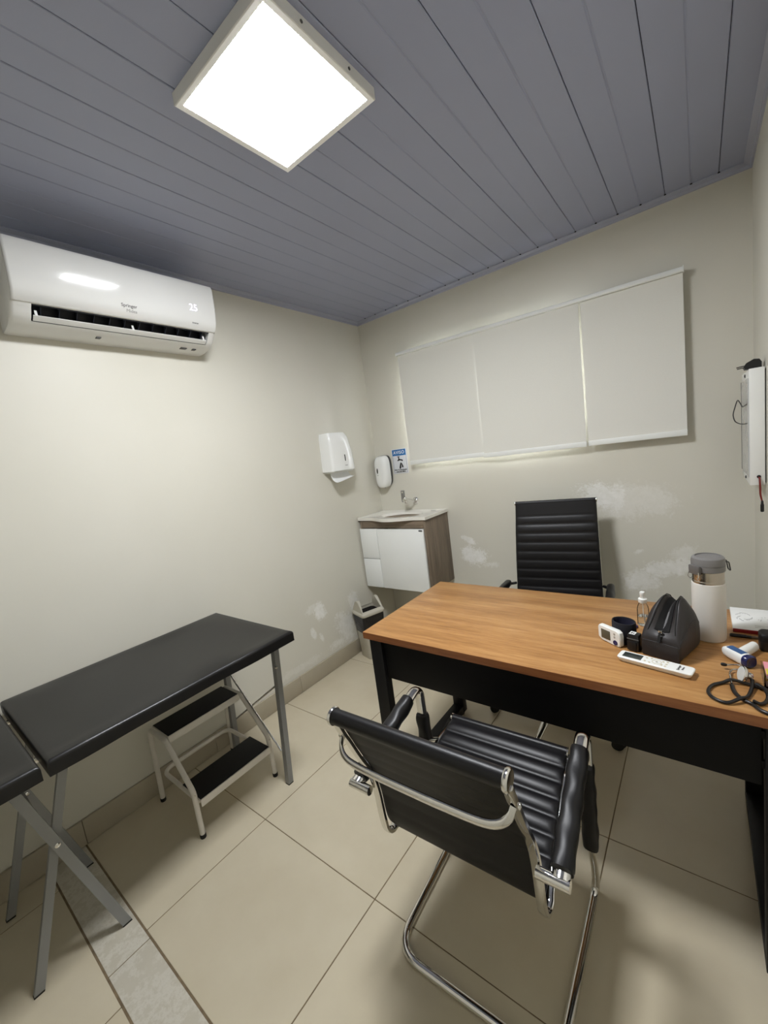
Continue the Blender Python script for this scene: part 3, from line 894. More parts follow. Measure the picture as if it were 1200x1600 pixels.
# ------------------------------------------------------------------ examination couch
BX0, BX1 = 0.036, 0.668
couch = thing('examination_couch', 'black vinyl examination couch on grey steel legs along the left wall', 'couch', (0.35, -2.4, 0))
def cushion(y0, y1, seed):
    rnd = random.Random(seed)
    g = G()
    nu, nv = 28, 40
    z0, zt, r = 0.712, 0.757, 0.012
    def edge(t, w):          # distance-to-edge falloff for the rounded rim
        d = min(t, w - t)
        return 0.0 if d >= r else (1 - math.sqrt(max(0, 1 - ((r - d) / r) ** 2)))
    lx, ly = BX1 - BX0, y1 - y0
    def coords(n, L):
        c = [r * (1 - math.cos(PI / 2 * k / 4)) for k in range(5)]
        m = n - 8
        return c + [r + (L - 2 * r) * k / m for k in range(1, m)] + [L - v for v in reversed(c)]
    us, vs_ = coords(nu, lx), coords(nv, ly)
    top = []
    for v in vs_:
        row = []
        for u in us:
            e = max(edge(u, lx), edge(v, ly))
            sag = 0.004 * math.sin(v * 7.3 + seed) * math.sin(u * 5.1 + 1) + 0.003 * math.sin(v * 17 + u * 9)
            x = BX0 + u
            wob = 0.0
            if u > lx - 0.03:
                wob = 0.0045 * math.sin(v * 8.5 + seed) + 0.002 * math.sin(v * 21)
            inner = min(1.0, min(min(u, lx - u), min(v, ly - v)) / 0.09)
            row.append(g.bm.verts.new((x + wob, y0 + v, zt - r * e + sag * inner + wob * 0.5)))
        top.append(row)
    for i in range(len(vs_) - 1):
        for j in range(len(us) - 1):
            g.bm.faces.new((top[i][j], top[i][j + 1], top[i + 1][j + 1], top[i + 1][j]))
    ring = [top[0][j] for j in range(len(us))] + [top[i][-1] for i in range(1, len(vs_))] + [top[-1][j] for j in range(len(us) - 2, -1, -1)] + [top[i][0] for i in range(len(vs_) - 2, 0, -1)]
    low = [g.bm.verts.new((v.co.x, v.co.y, z0 + (v.co.z - zt + r) * 0.15)) for v in ring]
    n = len(ring)
    for i in range(n):
        g.bm.faces.new((ring[i], ring[(i + 1) % n], low[(i + 1) % n], low[i]))
    g.bm.faces.new(low)
    return g
part('cushion', cushion(-2.470, -1.590, 1.0), M['vinyl'], couch, world=True, sharp=50)
part('cushion', cushion(-3.240, -2.484, 2.6), M['vinyl'], couch, world=True, sharp=50)
for (y0, y1) in ((-2.455, -1.612), (-3.22, -2.50)):
    for x in (0.105, 0.560):
        part('frame_rail', G().box(x, x + 0.028, y0, y1, 0.684, 0.7115, 0.002), M['grey_paint'], couch, world=True)
    for y in (y0, y1 - 0.028):
        part('frame_rail', G().box(0.1335, 0.5595, y, y + 0.028, 0.684, 0.7115, 0.002), M['grey_paint'], couch, world=True)
def flat_leg(p0, p1, wx=0.011, wy=0.017, foot=True):
    p0, p1 = Vector(p0), Vector(p1)
    d = (p1 - p0).normalized()
    side = Vector((0, 1, 0)) - d * d.y
    side.normalize()
    nx_ = d.cross(side).normalized()
    def ring(p):
        return [p + nx_ * a * wx + side * b_ * wy for a, b_ in ((-1, -1), (1, -1), (1, 1), (-1, 1))]
    def hring(z):            # ring cut level with the floor
        out = []
        for a, b_ in ((-1, -1), (1, -1), (1, 1), (-1, 1)):
            q = p0 + nx_ * a * wx + side * b_ * wy
            q = q + d * ((z - q.z) / d.z)
            out.append(q)
        return out
    leg = part('leg', G().loft([hring(0.006), ring(p1)]), M['grey_paint'], couch, world=True)
    if foot:
        part('foot_cap', G().loft([hring(0.0003), hring(0.0062)]), M['rubber'], leg, world=True)
    return leg
# end legs with X bracing between them
flat_leg((0.544, -1.662, 0), (0.574, -1.632, 0.70), 0.013, 0.013)
flat_leg((0.105, -1.662, 0), (0.120, -1.632, 0.70), 0.013, 0.013)
part('brace', G().tube([(0.535, -1.668, 0.168), (0.125, -1.655, 0.505)], 0.0045, 10), M['chrome_soft'], couch, world=True)
part('brace', G().tube([(0.550, -1.644, 0.492), (0.122, -1.640, 0.185)], 0.0045, 10), M['chrome_soft'], couch, world=True)
part('bolt', G().lathe([(0.006, 0), (0.006, 0.005), (0.0005, 0.007)], (0.579, -1.648, 0.59), 12, Matrix.Rotation(PI / 2, 3, 'Y')), M['chrome'], couch, world=True)
# crossed legs under the hinge of the two cushions, near and far side
for xa_, xb_ in ((0.497, 0.519), (0.112, 0.134)):
    flat_leg((xb_, -2.360, 0), (xb_, -2.553, 0.70), 0.008, 0.0135)
    flat_leg((xa_, -2.598, 0), (xa_, -2.395, 0.70), 0.008, 0.0125)
    part('rivet', G().lathe([(0.008, 0), (0.0075, 0.003), (0.004, 0.005), (0.0005, 0.0055)], (xb_ + 0.007, -2.476, 0.421), 16, Matrix.Rotation(PI / 2, 3, 'Y')), M['chrome'], couch, world=True)
part('crossbar', G().tube([(0.145, -2.513, 0.565), (0.510, -2.513, 0.565)], 0.011, 12), M['grey_paint'], couch, world=True)
for x in (0.505, 0.120):
    part('hinge', G().box(x - 0.004, x + 0.004, -2.52, -2.44, 0.690, 0.708, 0.002), M['chrome_soft'], couch, world=True)
# legs of the head end, out of the frame to the left
for x in (0.505, 0.118):
    flat_leg((x, -3.20, 0), (x, -3.12, 0.70), 0.011, 0.013)

# ------------------------------------------------------------------ step stool
st = thing('step_stool', 'white tubular two-step stool with black rubber treads beside the couch', 'step stool', (0.26, -1.853, 0))
sy = (-2.040, -1.668)
tr = 0.0108
for y in sy:
    yy = y
    side = fillet([(0.444, yy, 0.006), (0.441, yy, 0.208), (0.262, yy, 0.383), (0.100, yy, 0.383), (0.076, yy, 0.006)], [0, 0.05, 0.03, 0.04, 0], 6)
    fr_ = part('side_frame', G().tube(side, tr, 12), M['white_paint'], st, world=True)
    for x in (0.444, 0.076):
        part('foot_cap', G().lathe([(0.0112, 0.0), (0.0122, 0.002), (0.0122, 0.016), (0.011, 0.018)], (x, yy, 0.0), 14), M['rubber'], fr_, world=True)
lo = fillet([(0.432, sy[0] + 0.018, 0.150), (0.098, sy[0] + 0.018, 0.150), (0.098, sy[1] - 0.018, 0.150), (0.432, sy[1] - 0.018, 0.150)], 0.05, 7)
part('lower_rail', G().tube(lo, 0.0095, 12), M['white_paint'], st, world=True)
for (x0, x1, z) in ((0.108, 0.268, 0.393), (0.300, 0.462, 0.172)):
    y0, y1 = sy[0] + 0.0125, sy[1] - 0.0125
    tray = part('step', G().box(x0, x1, y0, y1, z - 0.008, z - 0.002, 0.0015).box(x1 - 0.004, x1 + 0.001, y0, y1, z - 0.032, z - 0.0005, 0.0015).box(x0, x0 + 0.003, y0, y1, z - 0.024, z - 0.002, 0.001), M['white_paint'], st, world=True)
    part('tread', G().box(x0 + 0.003, x1 - 0.005, y0 + 0.002, y1 - 0.002, z - 0.0018, z + 0.0015, 0.001), M['rubber'], tray, world=True)
for y in sy:
    part('rivet', G().lathe([(0.004, 0), (0.003, 0.003), (0.0003, 0.0035)], (0.449, y, 0.196), 10, Matrix.Rotation(PI / 2, 3, 'Y')), M['chrome_soft'], st, world=True)

# ------------------------------------------------------------------ waste bin
wb = thing('waste_bin', 'warm grey plastic bin with black bag, under the vanity cabinet corner', 'bin', (0.132, -0.500, 0), math.radians(-19))
def br(w, d, z, r=0.022):
    return [(x, y, z) for x, y in rrect(w, d, r, 4)]
part('body', G().loft([br(0.128, 0.142, 0.0005), br(0.132, 0.146, 0.006), br(0.160, 0.175, 0.334), br(0.160, 0.175, 0.336), br(0.152, 0.167, 0.336), br(0.126, 0.14, 0.02)], cap0=True, cap1=True), M['bin'], wb)
rings = []
for k in range(7):
    t = k / 6
    z = 0.338 - 0.125 * t
    w, d = 0.128 + 0.032 * z / 0.334 + 0.007, 0.142 + 0.033 * z / 0.334 + 0.007
    ring = []
    for i, (x, y) in enumerate(rrect(w, d, 0.024, 6)):
        f = 1 + 0.018 * math.sin(i * 1.7 + k) + (0.012 * math.sin(i * 0.9) if k > 2 else 0)
        zz = z + (0.014 * math.sin(i * 0.8 + 1) + 0.012 * math.cos(i * 0.37)) * t
        ring.append((x * f, y * f, zz))
    rings.append(ring)
inner = [(x * 0.985, y * 0.985, z) for x, y, z in rings[-1]]
part('bin_bag', G().loft(rings + [inner] + [[(x * 0.985, y * 0.985, z) for x, y, z in rings[0]]], cap0=False, cap1=False), M['bag_film'], wb, sharp=60)
g = G()
rim = [br(0.176, 0.192, 0.336), br(0.180, 0.196, 0.340), br(0.180, 0.196, 0.352), br(0.172, 0.188, 0.358), br(0.150, 0.178, 0.362), br(0.128, 0.160, 0.362), br(0.128, 0.160, 0.346), br(0.166, 0.18, 0.340)]
part('lid_rim', g.loft(rim + [rim[0]], cap0=False, cap1=False), M['bin'], wb)
for s_ in (-1, 1):
    yo, yi = s_ * 0.088, s_ * 0.066
    pts = [(-0.078, 0.358), (0.078, 0.358), (0.022, 0.436), (0.010, 0.442), (-0.010, 0.442), (-0.022, 0.436)]
    a = [(x, yo, z) for x, z in pts]
    c = [(x * 0.9, yi if z > 0.4 else s_ * 0.080, z) for x, z in pts]
    part('lid_gable', G().loft([a, c]), M['bin'], wb)
for s_ in (-1, 1):
    part('lid_slope', G().poly([(s_ * 0.080, -0.084, 0.356), (s_ * 0.080, 0.084, 0.356), (s_ * 0.066, 0.080, 0.370), (s_ * 0.066, -0.080, 0.370)], (-s_ * 0.004, 0, -0.001)), M['bin'], wb)
part('bag_lining', G().loft([br(0.126, 0.158, 0.3455), br(0.122, 0.140, 0.30), br(0.110, 0.125, 0.10), br(0.106, 0.121, 0.10), br(0.118, 0.136, 0.30), br(0.122, 0.154, 0.3455)], cap0=False, cap1=False), M['bin_dark'], wb, sharp=60)
part('bin_content', G().box(-0.057, 0.057, -0.066, 0.066, 0.255, 0.26), M['bin_dark'], wb)

# ------------------------------------------------------------------ desk
DX0, DX1, DY0, DY1, DZ = 0.978, 2.300, -1.470, -0.806, 0.750
desk = thing('desk', 'wood-topped desk with black steel frame and black front panel', 'desk', (1.64, -1.14, 0))
part('desk_top', G().box(DX0, DX1, DY0 + 0.0012, DY1 - 0.0012, 0.722, DZ, 0.0008), M['desk_wood'], desk, world=True)
part('edge_band', G().box(DX0, DX1, DY0, DY0 + 0.0011, 0.722, DZ - 0.0006), M['edge_wood'], desk, world=True, label='darker brown edge strip')
part('edge_band', G().box(DX0, DX1, DY1 - 0.0011, DY1, 0.722, DZ - 0.0006), M['edge_wood'], desk, world=True, label='darker brown edge strip')
for x0, x1 in ((1.004, 1.064), (2.222, 2.282)):
    fr_ = part('leg_frame', G().box(x0, x1, -0.862, -0.822, 0.022, 0.7215, 0.002).box(x0, x1, -1.445, -0.8625, 0.022, 0.062, 0.002).box(x0, x1, -1.445, -0.8625, 0.680, 0.7215, 0.002).box(x0, x1, -1.4635, -1.4235, 0.022, 0.7215, 0.002), M['black_metal'], desk, world=True)
    for y in (-1.444, -0.842):
        part('leveller', G().lathe([(0.018, 0.0), (0.020, 0.003), (0.020, 0.010), (0.008, 0.012), (0.008, 0.024)], ((x0 + x1) / 2, y, 0.0003), 18), M['black_plastic'], desk, world=True)
part('modesty_panel', G().box(1.070, 2.216, -1.452, -1.436, 0.556, 0.7215, 0.001), M['black_panel'], desk, world=True)
for z in (0.60, 0.68):
    for x0, x1 in ((1.0635, 1.0705), (2.2155, 2.2225)):
        part('panel_clip', G().box(x0, x1, -1.448, -1.440, z, z + 0.02), M['black_metal'], desk, world=True)

# ------------------------------------------------------------------ ribbed chair shells
def ribbed(path, hw, thick, pitch, amp, name, m, parent, hw1=None, flip=1, start=0.0, flat_ends=0.02, rear=0.8, pw=0.6):
    """path: (v, w) centre line in the chair's side plane; ribs run across u; padded both sides"""
    P3 = [Vector((0, v, w)) for v, w in path]
    seg = [0]
    for a, b_ in zip(P3, P3[1:]):
        seg.append(seg[-1] + (b_ - a).length)
    L = seg[-1]
    ns = int(L / pitch * 8) + 1
    def at(s_):
        for i in range(len(seg) - 1):
            if s_ <= seg[i + 1] or i == len(seg) - 2:
                t = (s_ - seg[i]) / max(1e-9, seg[i + 1] - seg[i])
                return P3[i].lerp(P3[i + 1], t)
    us = [-1, -0.985, -0.95, -0.90, -0.6, -0.3, 0, 0.3, 0.6, 0.90, 0.95, 0.985, 1]
    top, bot = [], []
    for k in range(ns + 1):
        s_ = L * k / ns
        p = at(s_)
        t = (at(min(L, s_ + 0.004)) - at(max(0, s_ - 0.004))).normalized()
        nrm = Vector((0, -t.z, t.y)) * flip
        h = hw if hw1 is None else hw + (hw1 - hw) * s_ / L
        rib = abs(math.sin(PI * (s_ - start) / pitch)) ** pw if flat_ends < s_ < L - flat_ends else 0.75
        rt, rb = [], []
        for u in us:
            f = 0.0 if abs(u) > 0.99 else (0.45 if abs(u) > 0.97 else (0.75 if abs(u) > 0.92 else 1.0))
            off = thick * (0.4 + 0.6 * f) + amp * (rib - 0.75) * f
            rt.append(p + nrm * off + Vector((u * h, 0, 0)))
            offb = thick * (0.4 + 0.6 * f) + amp * rear * (rib - 0.75) * f
            rb.append(p - nrm * offb * 0.8 + Vector((u * h, 0, 0)))
        top.append(rt); bot.append(rb)
    g = G()
    g.loft([t_ + list(reversed(b_)) for t_, b_ in zip(top, bot)])
    return part(name, g, m, parent, sharp=75)

def bar2(pts, wu, tn, u):
    """flat bar following (v, w) points at lateral position u: wu wide across, tn thick"""
    P3 = [Vector((u, v, w)) for v, w in pts]
    rings = []
    N = len(P3)
    for i, p in enumerate(P3):
        t = (P3[min(i + 1, N - 1)] - P3[max(i - 1, 0)]).normalized()
        nrm = Vector((0, -t.z, t.y))
        rings.append([p + Vector((a * wu / 2, 0, 0)) + nrm * (b_ * tn / 2) for a, b_ in ((-1, -0.6), (-0.7, -1), (0.7, -1), (1, -0.6), (1, 0.6), (0.7, 1), (-0.7, 1), (-1, 0.6))])
    return G().loft(rings)

def sleeve(path, r, sx, seed, up):
    """wrinkled leatherette sleeve round an arm tube"""
    pts = [Vector(p) for p in path]
    rings = []
    N = len(pts)
    n = 18
    for i, p in enumerate(pts):
        t = (pts[min(i + 1, N - 1)] - pts[max(i - 1, 0)]).normalized()
        nrm, b_ = frame_of(t, Vector(up))
        ring = []
        for k in range(n):
            a = 2 * PI * k / n
            ca, sa = math.cos(a), math.sin(a)
            e = 0.75
            q = (math.copysign(abs(ca) ** e, ca), math.copysign(abs(sa) ** e, sa))
            wr = 1 + 0.05 * math.sin(i * 0.95 + a * 2 + seed) + 0.03 * math.sin(i * 0.55 - a * 3 + seed * 2)
            if i in (0, N - 1):
                wr *= 0.93
            ring.append(p + nrm * (r * q[0] * wr) + b_ * (r * sx * q[1] * wr))
        rings.append(ring)
    return G().loft(rings)

# ---- visitor chair (back to the camera)
vc = thing('visitor_chair', 'black ribbed cantilever chair on chrome sled base, back to the camera', 'chair', (1.591, -1.715, 0), 0.029)
back_path = [(-0.306, 0.836), (-0.287, 0.80), (-0.269, 0.76), (-0.252, 0.72), (-0.233, 0.68), (-0.214, 0.64), (-0.199, 0.60), (-0.189, 0.56), (-0.183, 0.52), (-0.180, 0.48), (-0.173, 0.44), (-0.160, 0.416)]
seat_path = [(-0.160, 0.416), (-0.145, 0.409), (-0.12, 0.411), (-0.08, 0.421), (0.0, 0.447), (0.10, 0.478), (0.18, 0.500), (0.214, 0.506)]
ribbed(smooth2 := [(p.y, p.z) for p in smooth_path([(0, v, w) for v, w in back_path], 5)], 0.2165, 0.0085, 0.047, 0.007, 'backrest', M['leather_matt'], vc, 0.214, flip=1, rear=0.3)
ribbed([(p.y, p.z) for p in smooth_path([(0, v, w) for v, w in seat_path], 6)], 0.214, 0.0085, 0.048, 0.009, 'seat', M['leather'], vc, 0.192, flip=1, flat_ends=0.012)
# rolled top bar with chrome end discs
part('top_roll', G().tube([(-0.2165, -0.3125, 0.846), (0.2165, -0.3125, 0.846)], 0.0205, 20, sx=0.85), M['leather'], vc, sharp=50)
part('front_roll', G().tube([(-0.192, 0.219, 0.505), (0.192, 0.219, 0.505)], 0.015, 18), M['leather'], vc, sharp=50)
side_pts = [(-0.3125, 0.832), (-0.294, 0.785), (-0.282, 0.76), (-0.265, 0.72), (-0.247, 0.68), (-0.227, 0.64), (-0.212, 0.60), (-0.203, 0.56), (-0.198, 0.52), (-0.195, 0.48), (-0.191, 0.44), (-0.184, 0.408), (-0.166, 0.388), (-0.140, 0.386), (-0.115, 0.397), (-0.06, 0.416), (0.02, 0.444), (0.12, 0.477), (0.215, 0.499)]
sp = [(p.y, p.z) for p in smooth_path([(0, v, w) for v, w in side_pts], 4)]
for s_ in (-1, 1):
    def taper_bar():
        g = G()
        rings = []
        P3 = [Vector((0, v, w)) for v, w in sp]
        N = len(P3)
        for i, p in enumerate(P3):
            t = (P3[min(i + 1, N - 1)] - P3[max(i - 1, 0)]).normalized()
            nrm = Vector((0, -t.z, t.y))
            u = s_ * (0.2185 - (0.0225 * max(0, i / N - 0.72) / 0.28))
            rings.append([p + Vector((u + a * 0.0105, 0, 0)) + nrm * (b_ * 0.0060) for a, b_ in ((-1, -0.7), (-0.5, -1), (0.5, -1), (1, -0.7), (1, 0.7), (0.5, 1), (-0.5, 1), (-1, 0.7))])
        return g.loft(rings)
    part('side_rail', taper_bar(), M['chrome'], vc)
    part('end_disc', G().lathe([(0.0215, -0.003), (0.023, 0.0), (0.023, 0.004), (0.020, 0.007), (0.0005, 0.0075)], (s_ * 0.2185, -0.3125, 0.846), 22, Matrix.Rotation(s_ * PI / 2, 3, 'Y')), M['chrome'], vc)
    part('front_end_disc', G().lathe([(0.015, -0.002), (0.017, 0.0), (0.0165, 0.003), (0.0005, 0.004)], (s_ * 0.1935, 0.219, 0.505), 20, Matrix.Rotation(s_ * PI / 2, 3, 'Y')), M['chrome'], vc)
# bowed chrome brace behind the back
bh = [(0.220, -0.296, 0.777), (0.213, -0.311, 0.760), (0.192, -0.322, 0.748), (0.155, -0.326, 0.742), (0.08, -0.328, 0.741)]
brace = smooth_path([(-x, y, z) for x, y, z in bh] + [(0, -0.3285, 0.741)] + list(reversed(bh)), 5)
part('back_brace', G().tube(brace, 0.0095, 14, sx=0.55, up=(0, 0.25, 1)), M['chrome'], vc)
for s_ in (-1, 1):
    part('bolt', G().lathe([(0.007, 0), (0.007, 0.003), (0.0005, 0.005)], (s_ * 0.2285, -0.291, 0.777), 12, Matrix.Rotation(s_ * PI / 2, 3, 'Y')), M['chrome'], vc)
# sled base: one bent tube, floor loop and two front uprights
def mir(s_, p):
    return (s_ * p[0], p[1], p[2])
half = [(0.230, 0.200, 0.0125), (0.236, 0.262, 0.020), (0.246, 0.252, 0.075), (0.255, 0.165, 0.225), (0.259, 0.131, 0.310)]
base_pts = [mir(-1, p) for p in reversed(half)]
loop = fillet([(-0.259, 0.131, 0.31), (-0.250, 0.200, 0.165), (-0.238, 0.268, 0.0125), (-0.230, -0.208, 0.0125), (0.230, -0.208, 0.0125), (0.238, 0.268, 0.0125), (0.250, 0.200, 0.165), (0.259, 0.131, 0.31)], [0, 0.12, 0.055, 0.085, 0.085, 0.055, 0.12, 0], 8)
part('sled_base', G().tube(loop, 0.0120, 14), M['chrome'], vc)
for s_ in (-1, 1):
    arm = fillet([(s_ * 0.259, 0.131, 0.300), (s_ * 0.262, 0.128, 0.672), (s_ * 0.2735, -0.222, 0.565)], 0.036, 9)
    part('arm_tube', G().tube(arm, 0.0180, 18, sx=0.62, up=(1, 0, 0)), M['chrome'], vc)
    n_ = 26
    a0, a1 = Vector((s_ * 0.2645, 0.062, 0.6535)), Vector((s_ * 0.273, -0.205, 0.571))
    part('arm_sleeve', sleeve([a0.lerp(a1, k / n_) for k in range(n_ + 1)], 0.0225, 1.0, s_ * 2.0 + 1, (1, 0, 0)), M['leather'], vc, sharp=70)
    b0, b1 = Vector((s_ * 0.2612, 0.128, 0.560)), Vector((s_ * 0.2592, 0.131, 0.300))
    part('post_sleeve', sleeve([b0.lerp(b1, k / n_) for k in range(n_ + 1)], 0.021, 1.05, s_ * 3.0 + 4, (1, 0, 0)), M['leather_matt'], vc, sharp=70)
    part('arm_bracket', G().tube([(s_ * 0.2245, -0.222, 0.5595), (s_ * 0.252, -0.222, 0.5595), (s_ * 0.292, -0.222, 0.5595)], 0.0128, 16), M['chrome'], vc, sharp=50)
    part('seat_strut', G().tube([(s_ * 0.259, 0.126, 0.46), (s_ * 0.205, 0.128, 0.478)], 0.0085, 12), M['chrome'], vc)

# ---- desk chair behind the desk (five-star base)
dc = thing('office_chair', 'black ribbed office chair with chrome star base behind the desk', 'chair', (1.495, -0.650, 0), PI + math.radians(7.5))
bpath = [(-0.452, 1.070), (-0.435, 0.99), (-0.412, 0.90), (-0.392, 0.80), (-0.378, 0.70), (-0.368, 0.60), (-0.350, 0.53), (-0.315, 0.49)]
spath = [(-0.315, 0.49), (-0.26, 0.475), (-0.17, 0.474), (-0.05, 0.480), (0.06, 0.488), (0.115, 0.480), (0.135, 0.462)]
ribbed([(p.y, p.z) for p in smooth_path([(0, v, w) for v, w in bpath], 5)], 0.2185, 0.0115, 0.0525, 0.0065, 'backrest', M['leather'], dc, 0.232, flip=1, start=0.022, flat_ends=0.072, rear=0.4, pw=0.4)
ribbed([(p.y, p.z) for p in smooth_path([(0, v, w) for v, w in spath], 5)], 0.232, 0.0115, 0.050, 0.010, 'seat', M['leather'], dc, 0.225, flip=1)
part('top_roll', G().tube([(-0.2185, -0.455, 1.073), (0.2185, -0.455, 1.073)], 0.0115, 16), M['leather'], dc, sharp=50)
rp = [(p.y - 0.004, p.z) for p in smooth_path([(0, v, w) for v, w in bpath + spath[1:]], 5)]
for s_ in (-1, 1):
    g = G()
    rings = []
    P3 = [Vector((0, v, w)) for v, w in rp]
    N = len(P3)
    for i, p in enumerate(P3):
        t = (P3[min(i + 1, N - 1)] - P3[max(i - 1, 0)]).normalized()
        nrm = Vector((0, -t.z, t.y))
        u = s_ * (0.2165 + 0.0135 * min(1, i / (N * 0.5)))
        rings.append([p - nrm * 0.010 + Vector((u + a * 0.004, 0, 0)) + nrm * (b_ * 0.007) for a, b_ in ((-1, -0.7), (-0.5, -1), (0.5, -1), (1, -0.7), (1, 0.7), (0.5, 1), (-0.5, 1), (-1, 0.7))])
    part('side_rail', g.loft(rings), M['chrome'], dc)
    part('end_disc', G().lathe([(0.0125, -0.002), (0.0135, 0.0), (0.013, 0.004), (0.0005, 0.005)], (s_ * 0.2195, -0.455, 1.073), 18, Matrix.Rotation(s_ * PI / 2, 3, 'Y')), M['chrome'], dc)
    arm = fillet([(s_ * 0.238, -0.362, 0.600), (s_ * 0.270, -0.30, 0.612), (s_ * 0.272, -0.02, 0.640), (s_ * 0.268, 0.0, 0.50), (s_ * 0.235, -0.10, 0.482)], [0, 0.03, 0.05, 0.04, 0], 6)
    part('arm_tube', G().tube(arm, 0.010, 12), M['chrome'], dc)
    part('arm_pad', sleeve([Vector((s_ * 0.271, -0.320 + 0.27 * k / 12, 0.612 + 0.024 * k / 12)) for k in range(13)], 0.021, 0.95, s_ + 1.0, (0, 0, 1)), M['leather'], dc, sharp=70)
part('mechanism', G().box(-0.085, 0.085, -0.14, 0.10, 0.415, 0.452, 0.008), M['black_metal'], dc)
part('seat_support', G().box(-0.222, 0.222, -0.13, -0.09, 0.450, 0.461, 0.002).box(-0.222, 0.222, 0.04, 0.08, 0.450, 0.461, 0.002), M['chrome'], dc)
part('gas_column', G().lathe([(0.026, 0.085), (0.028, 0.10), (0.028, 0.24), (0.0145, 0.245), (0.0145, 0.418)], (0, 0, 0), 20), M['chrome'], dc)
part('hub', G().lathe([(0.030, 0.070), (0.038, 0.075), (0.040, 0.105), (0.032, 0.115)], (0, 0, 0), 24), M['chrome'], dc)
for k in range(5):
    a = math.radians(269 + 72 * k) - (PI + math.radians(7.5))
    ca, sa = math.cos(a), math.sin(a)
    def pol(r, t, z):
        return (r * ca - t * sa, r * sa + t * ca, z)
    rings = [[pol(r, b_ * hw_, z + c * hh) for b_, c in ((-1, -1), (1, -1), (1, 0.5), (0.5, 1), (-0.5, 1), (-1, 0.5))] for r, hw_, z, hh in ((0.030, 0.020, 0.094, 0.013), (0.16, 0.016, 0.088, 0.010), (0.285, 0.012, 0.076, 0.008), (0.318, 0.012, 0.074, 0.008), (0.325, 0.008, 0.074, 0.005))]
    arm = part('star_arm', G().loft(rings), M['chrome'], dc)
    cs = part('caster', G().lathe([(0.0255, -0.006), (0.0255, 0.006)], pol(0.315, 0.011, 0.0258), 20, Matrix.Rotation(a + 0.5, 3, 'Z') @ Matrix.Rotation(PI / 2, 3, 'X'))
         .lathe([(0.0255, -0.006), (0.0255, 0.006)], pol(0.315, -0.011, 0.0258), 20, Matrix.Rotation(a + 0.5, 3, 'Z') @ Matrix.Rotation(PI / 2, 3, 'X'))
         .lathe([(0.0085, 0.02), (0.0085, 0.068)], pol(0.312, 0, 0), 10), M['black_plastic'], arm)

# ------------------------------------------------------------------ things on the desk
# big white insulated bottle
bt = thing('insulated_bottle', 'tall white insulated bottle with grey lid on the desk', 'bottle', (2.126, -1.072, DZ))
part('body', G().lathe([(0.036, 0.0004), (0.0405, 0.002), (0.0425, 0.007), (0.0428, 0.017), (0.0432, 0.018), (0.0435, 0.10), (0.0435, 0.186), (0.0428, 0.189), (0.040, 0.190)], n=48), M['bottle_white'], bt)
part('neck', G().lathe([(0.0405, 0.1895), (0.0412, 0.192), (0.0412, 0.198), (0.0405, 0.199), (0.041, 0.214), (0.0405, 0.232)], n=48), M['steel'], bt)
lid = part('lid', G().lathe([(0.0412, 0.228), (0.0435, 0.230), (0.0435, 0.246), (0.042, 0.247)], n=48).lathe([(0.0420, 0.2465), (0.0435, 0.248), (0.0435, 0.262), (0.0415, 0.270), (0.036, 0.2745), (0.033, 0.2750), (0.0325, 0.272), (0.0005, 0.272)], n=48), M['lid_grey'], bt)
ca = math.radians(-136)
rt = Matrix.Rotation(ca, 4, 'Z')
part('latch', G().box(0.0420, 0.0505, -0.019, 0.019, 0.222, 0.250, 0.002, mtx=rt), M['lid_grey2'], lid)
wire = [rt @ Vector(p) for p in fillet([(0.049, -0.017, 0.232), (0.0525, -0.019, 0.214), (0.0485, -0.015, 0.204), (0.0460, -0.009, 0.211)], 0.004, 4)]
part('wire_clasp', G().tube(wire, 0.0013, 8), M['chrome'], lid)
wire = [rt @ Vector(p) for p in fillet([(0.049, 0.017, 0.232), (0.0525, 0.019, 0.214), (0.0485, 0.015, 0.204), (0.0460, 0.009, 0.211)], 0.004, 4)]
part('wire_clasp', G().tube(wire, 0.0013, 8), M['chrome'], lid)
ca = math.radians(15)
rt = Matrix.Rotation(ca, 4, 'Z')
part('carry_loop', G().tube([rt @ Vector(p) for p in fillet([(0.041, -0.008, 0.256), (0.050, -0.010, 0.257), (0.054, -0.010, 0.228), (0.054, 0.010, 0.228), (0.050, 0.010, 0.257), (0.041, 0.008, 0.256)], 0.006, 4)], 0.0018, 8), M['dark_plate'], lid)

# black toiletry bag, mouth gaping
tb = thing('toiletry_bag', 'black zipped pouch standing open on the desk beside the bottle', 'bag', (2.006, -1.272, DZ), math.radians(-19))
# local: x along the end face (centre 0), y into the depth
depth, hwid = 0.160, 0.0525
keys = [  # y, bottom half width, mid half width, shoulder height, lip height, lip half width, valley depth
    (0.000, 0.048, 0.050, 0.050, 0.060, 0.040, 0.000), (0.006, 0.0515, 0.0535, 0.058, 0.074, 0.038, 0.004), (0.022, 0.0525, 0.0555, 0.068, 0.100, 0.032, 0.018),
    (0.048, 0.0525, 0.0570, 0.084, 0.138, 0.027, 0.038), (0.070, 0.0525, 0.0575, 0.094, 0.162, 0.022, 0.040), (0.086, 0.0525, 0.0575, 0.096, 0.171, 0.019, 0.036), (0.104, 0.0525, 0.0570, 0.095, 0.173, 0.018, 0.028),
    (0.122, 0.0520, 0.0550, 0.090, 0.164, 0.016, 0.018), (0.142, 0.0505, 0.0525, 0.075, 0.135, 0.012, 0.006), (0.155, 0.048, 0.049, 0.06, 0.095, 0.010, 0.0), (0.160, 0.044, 0.045, 0.045, 0.06, 0.03, 0.0)]
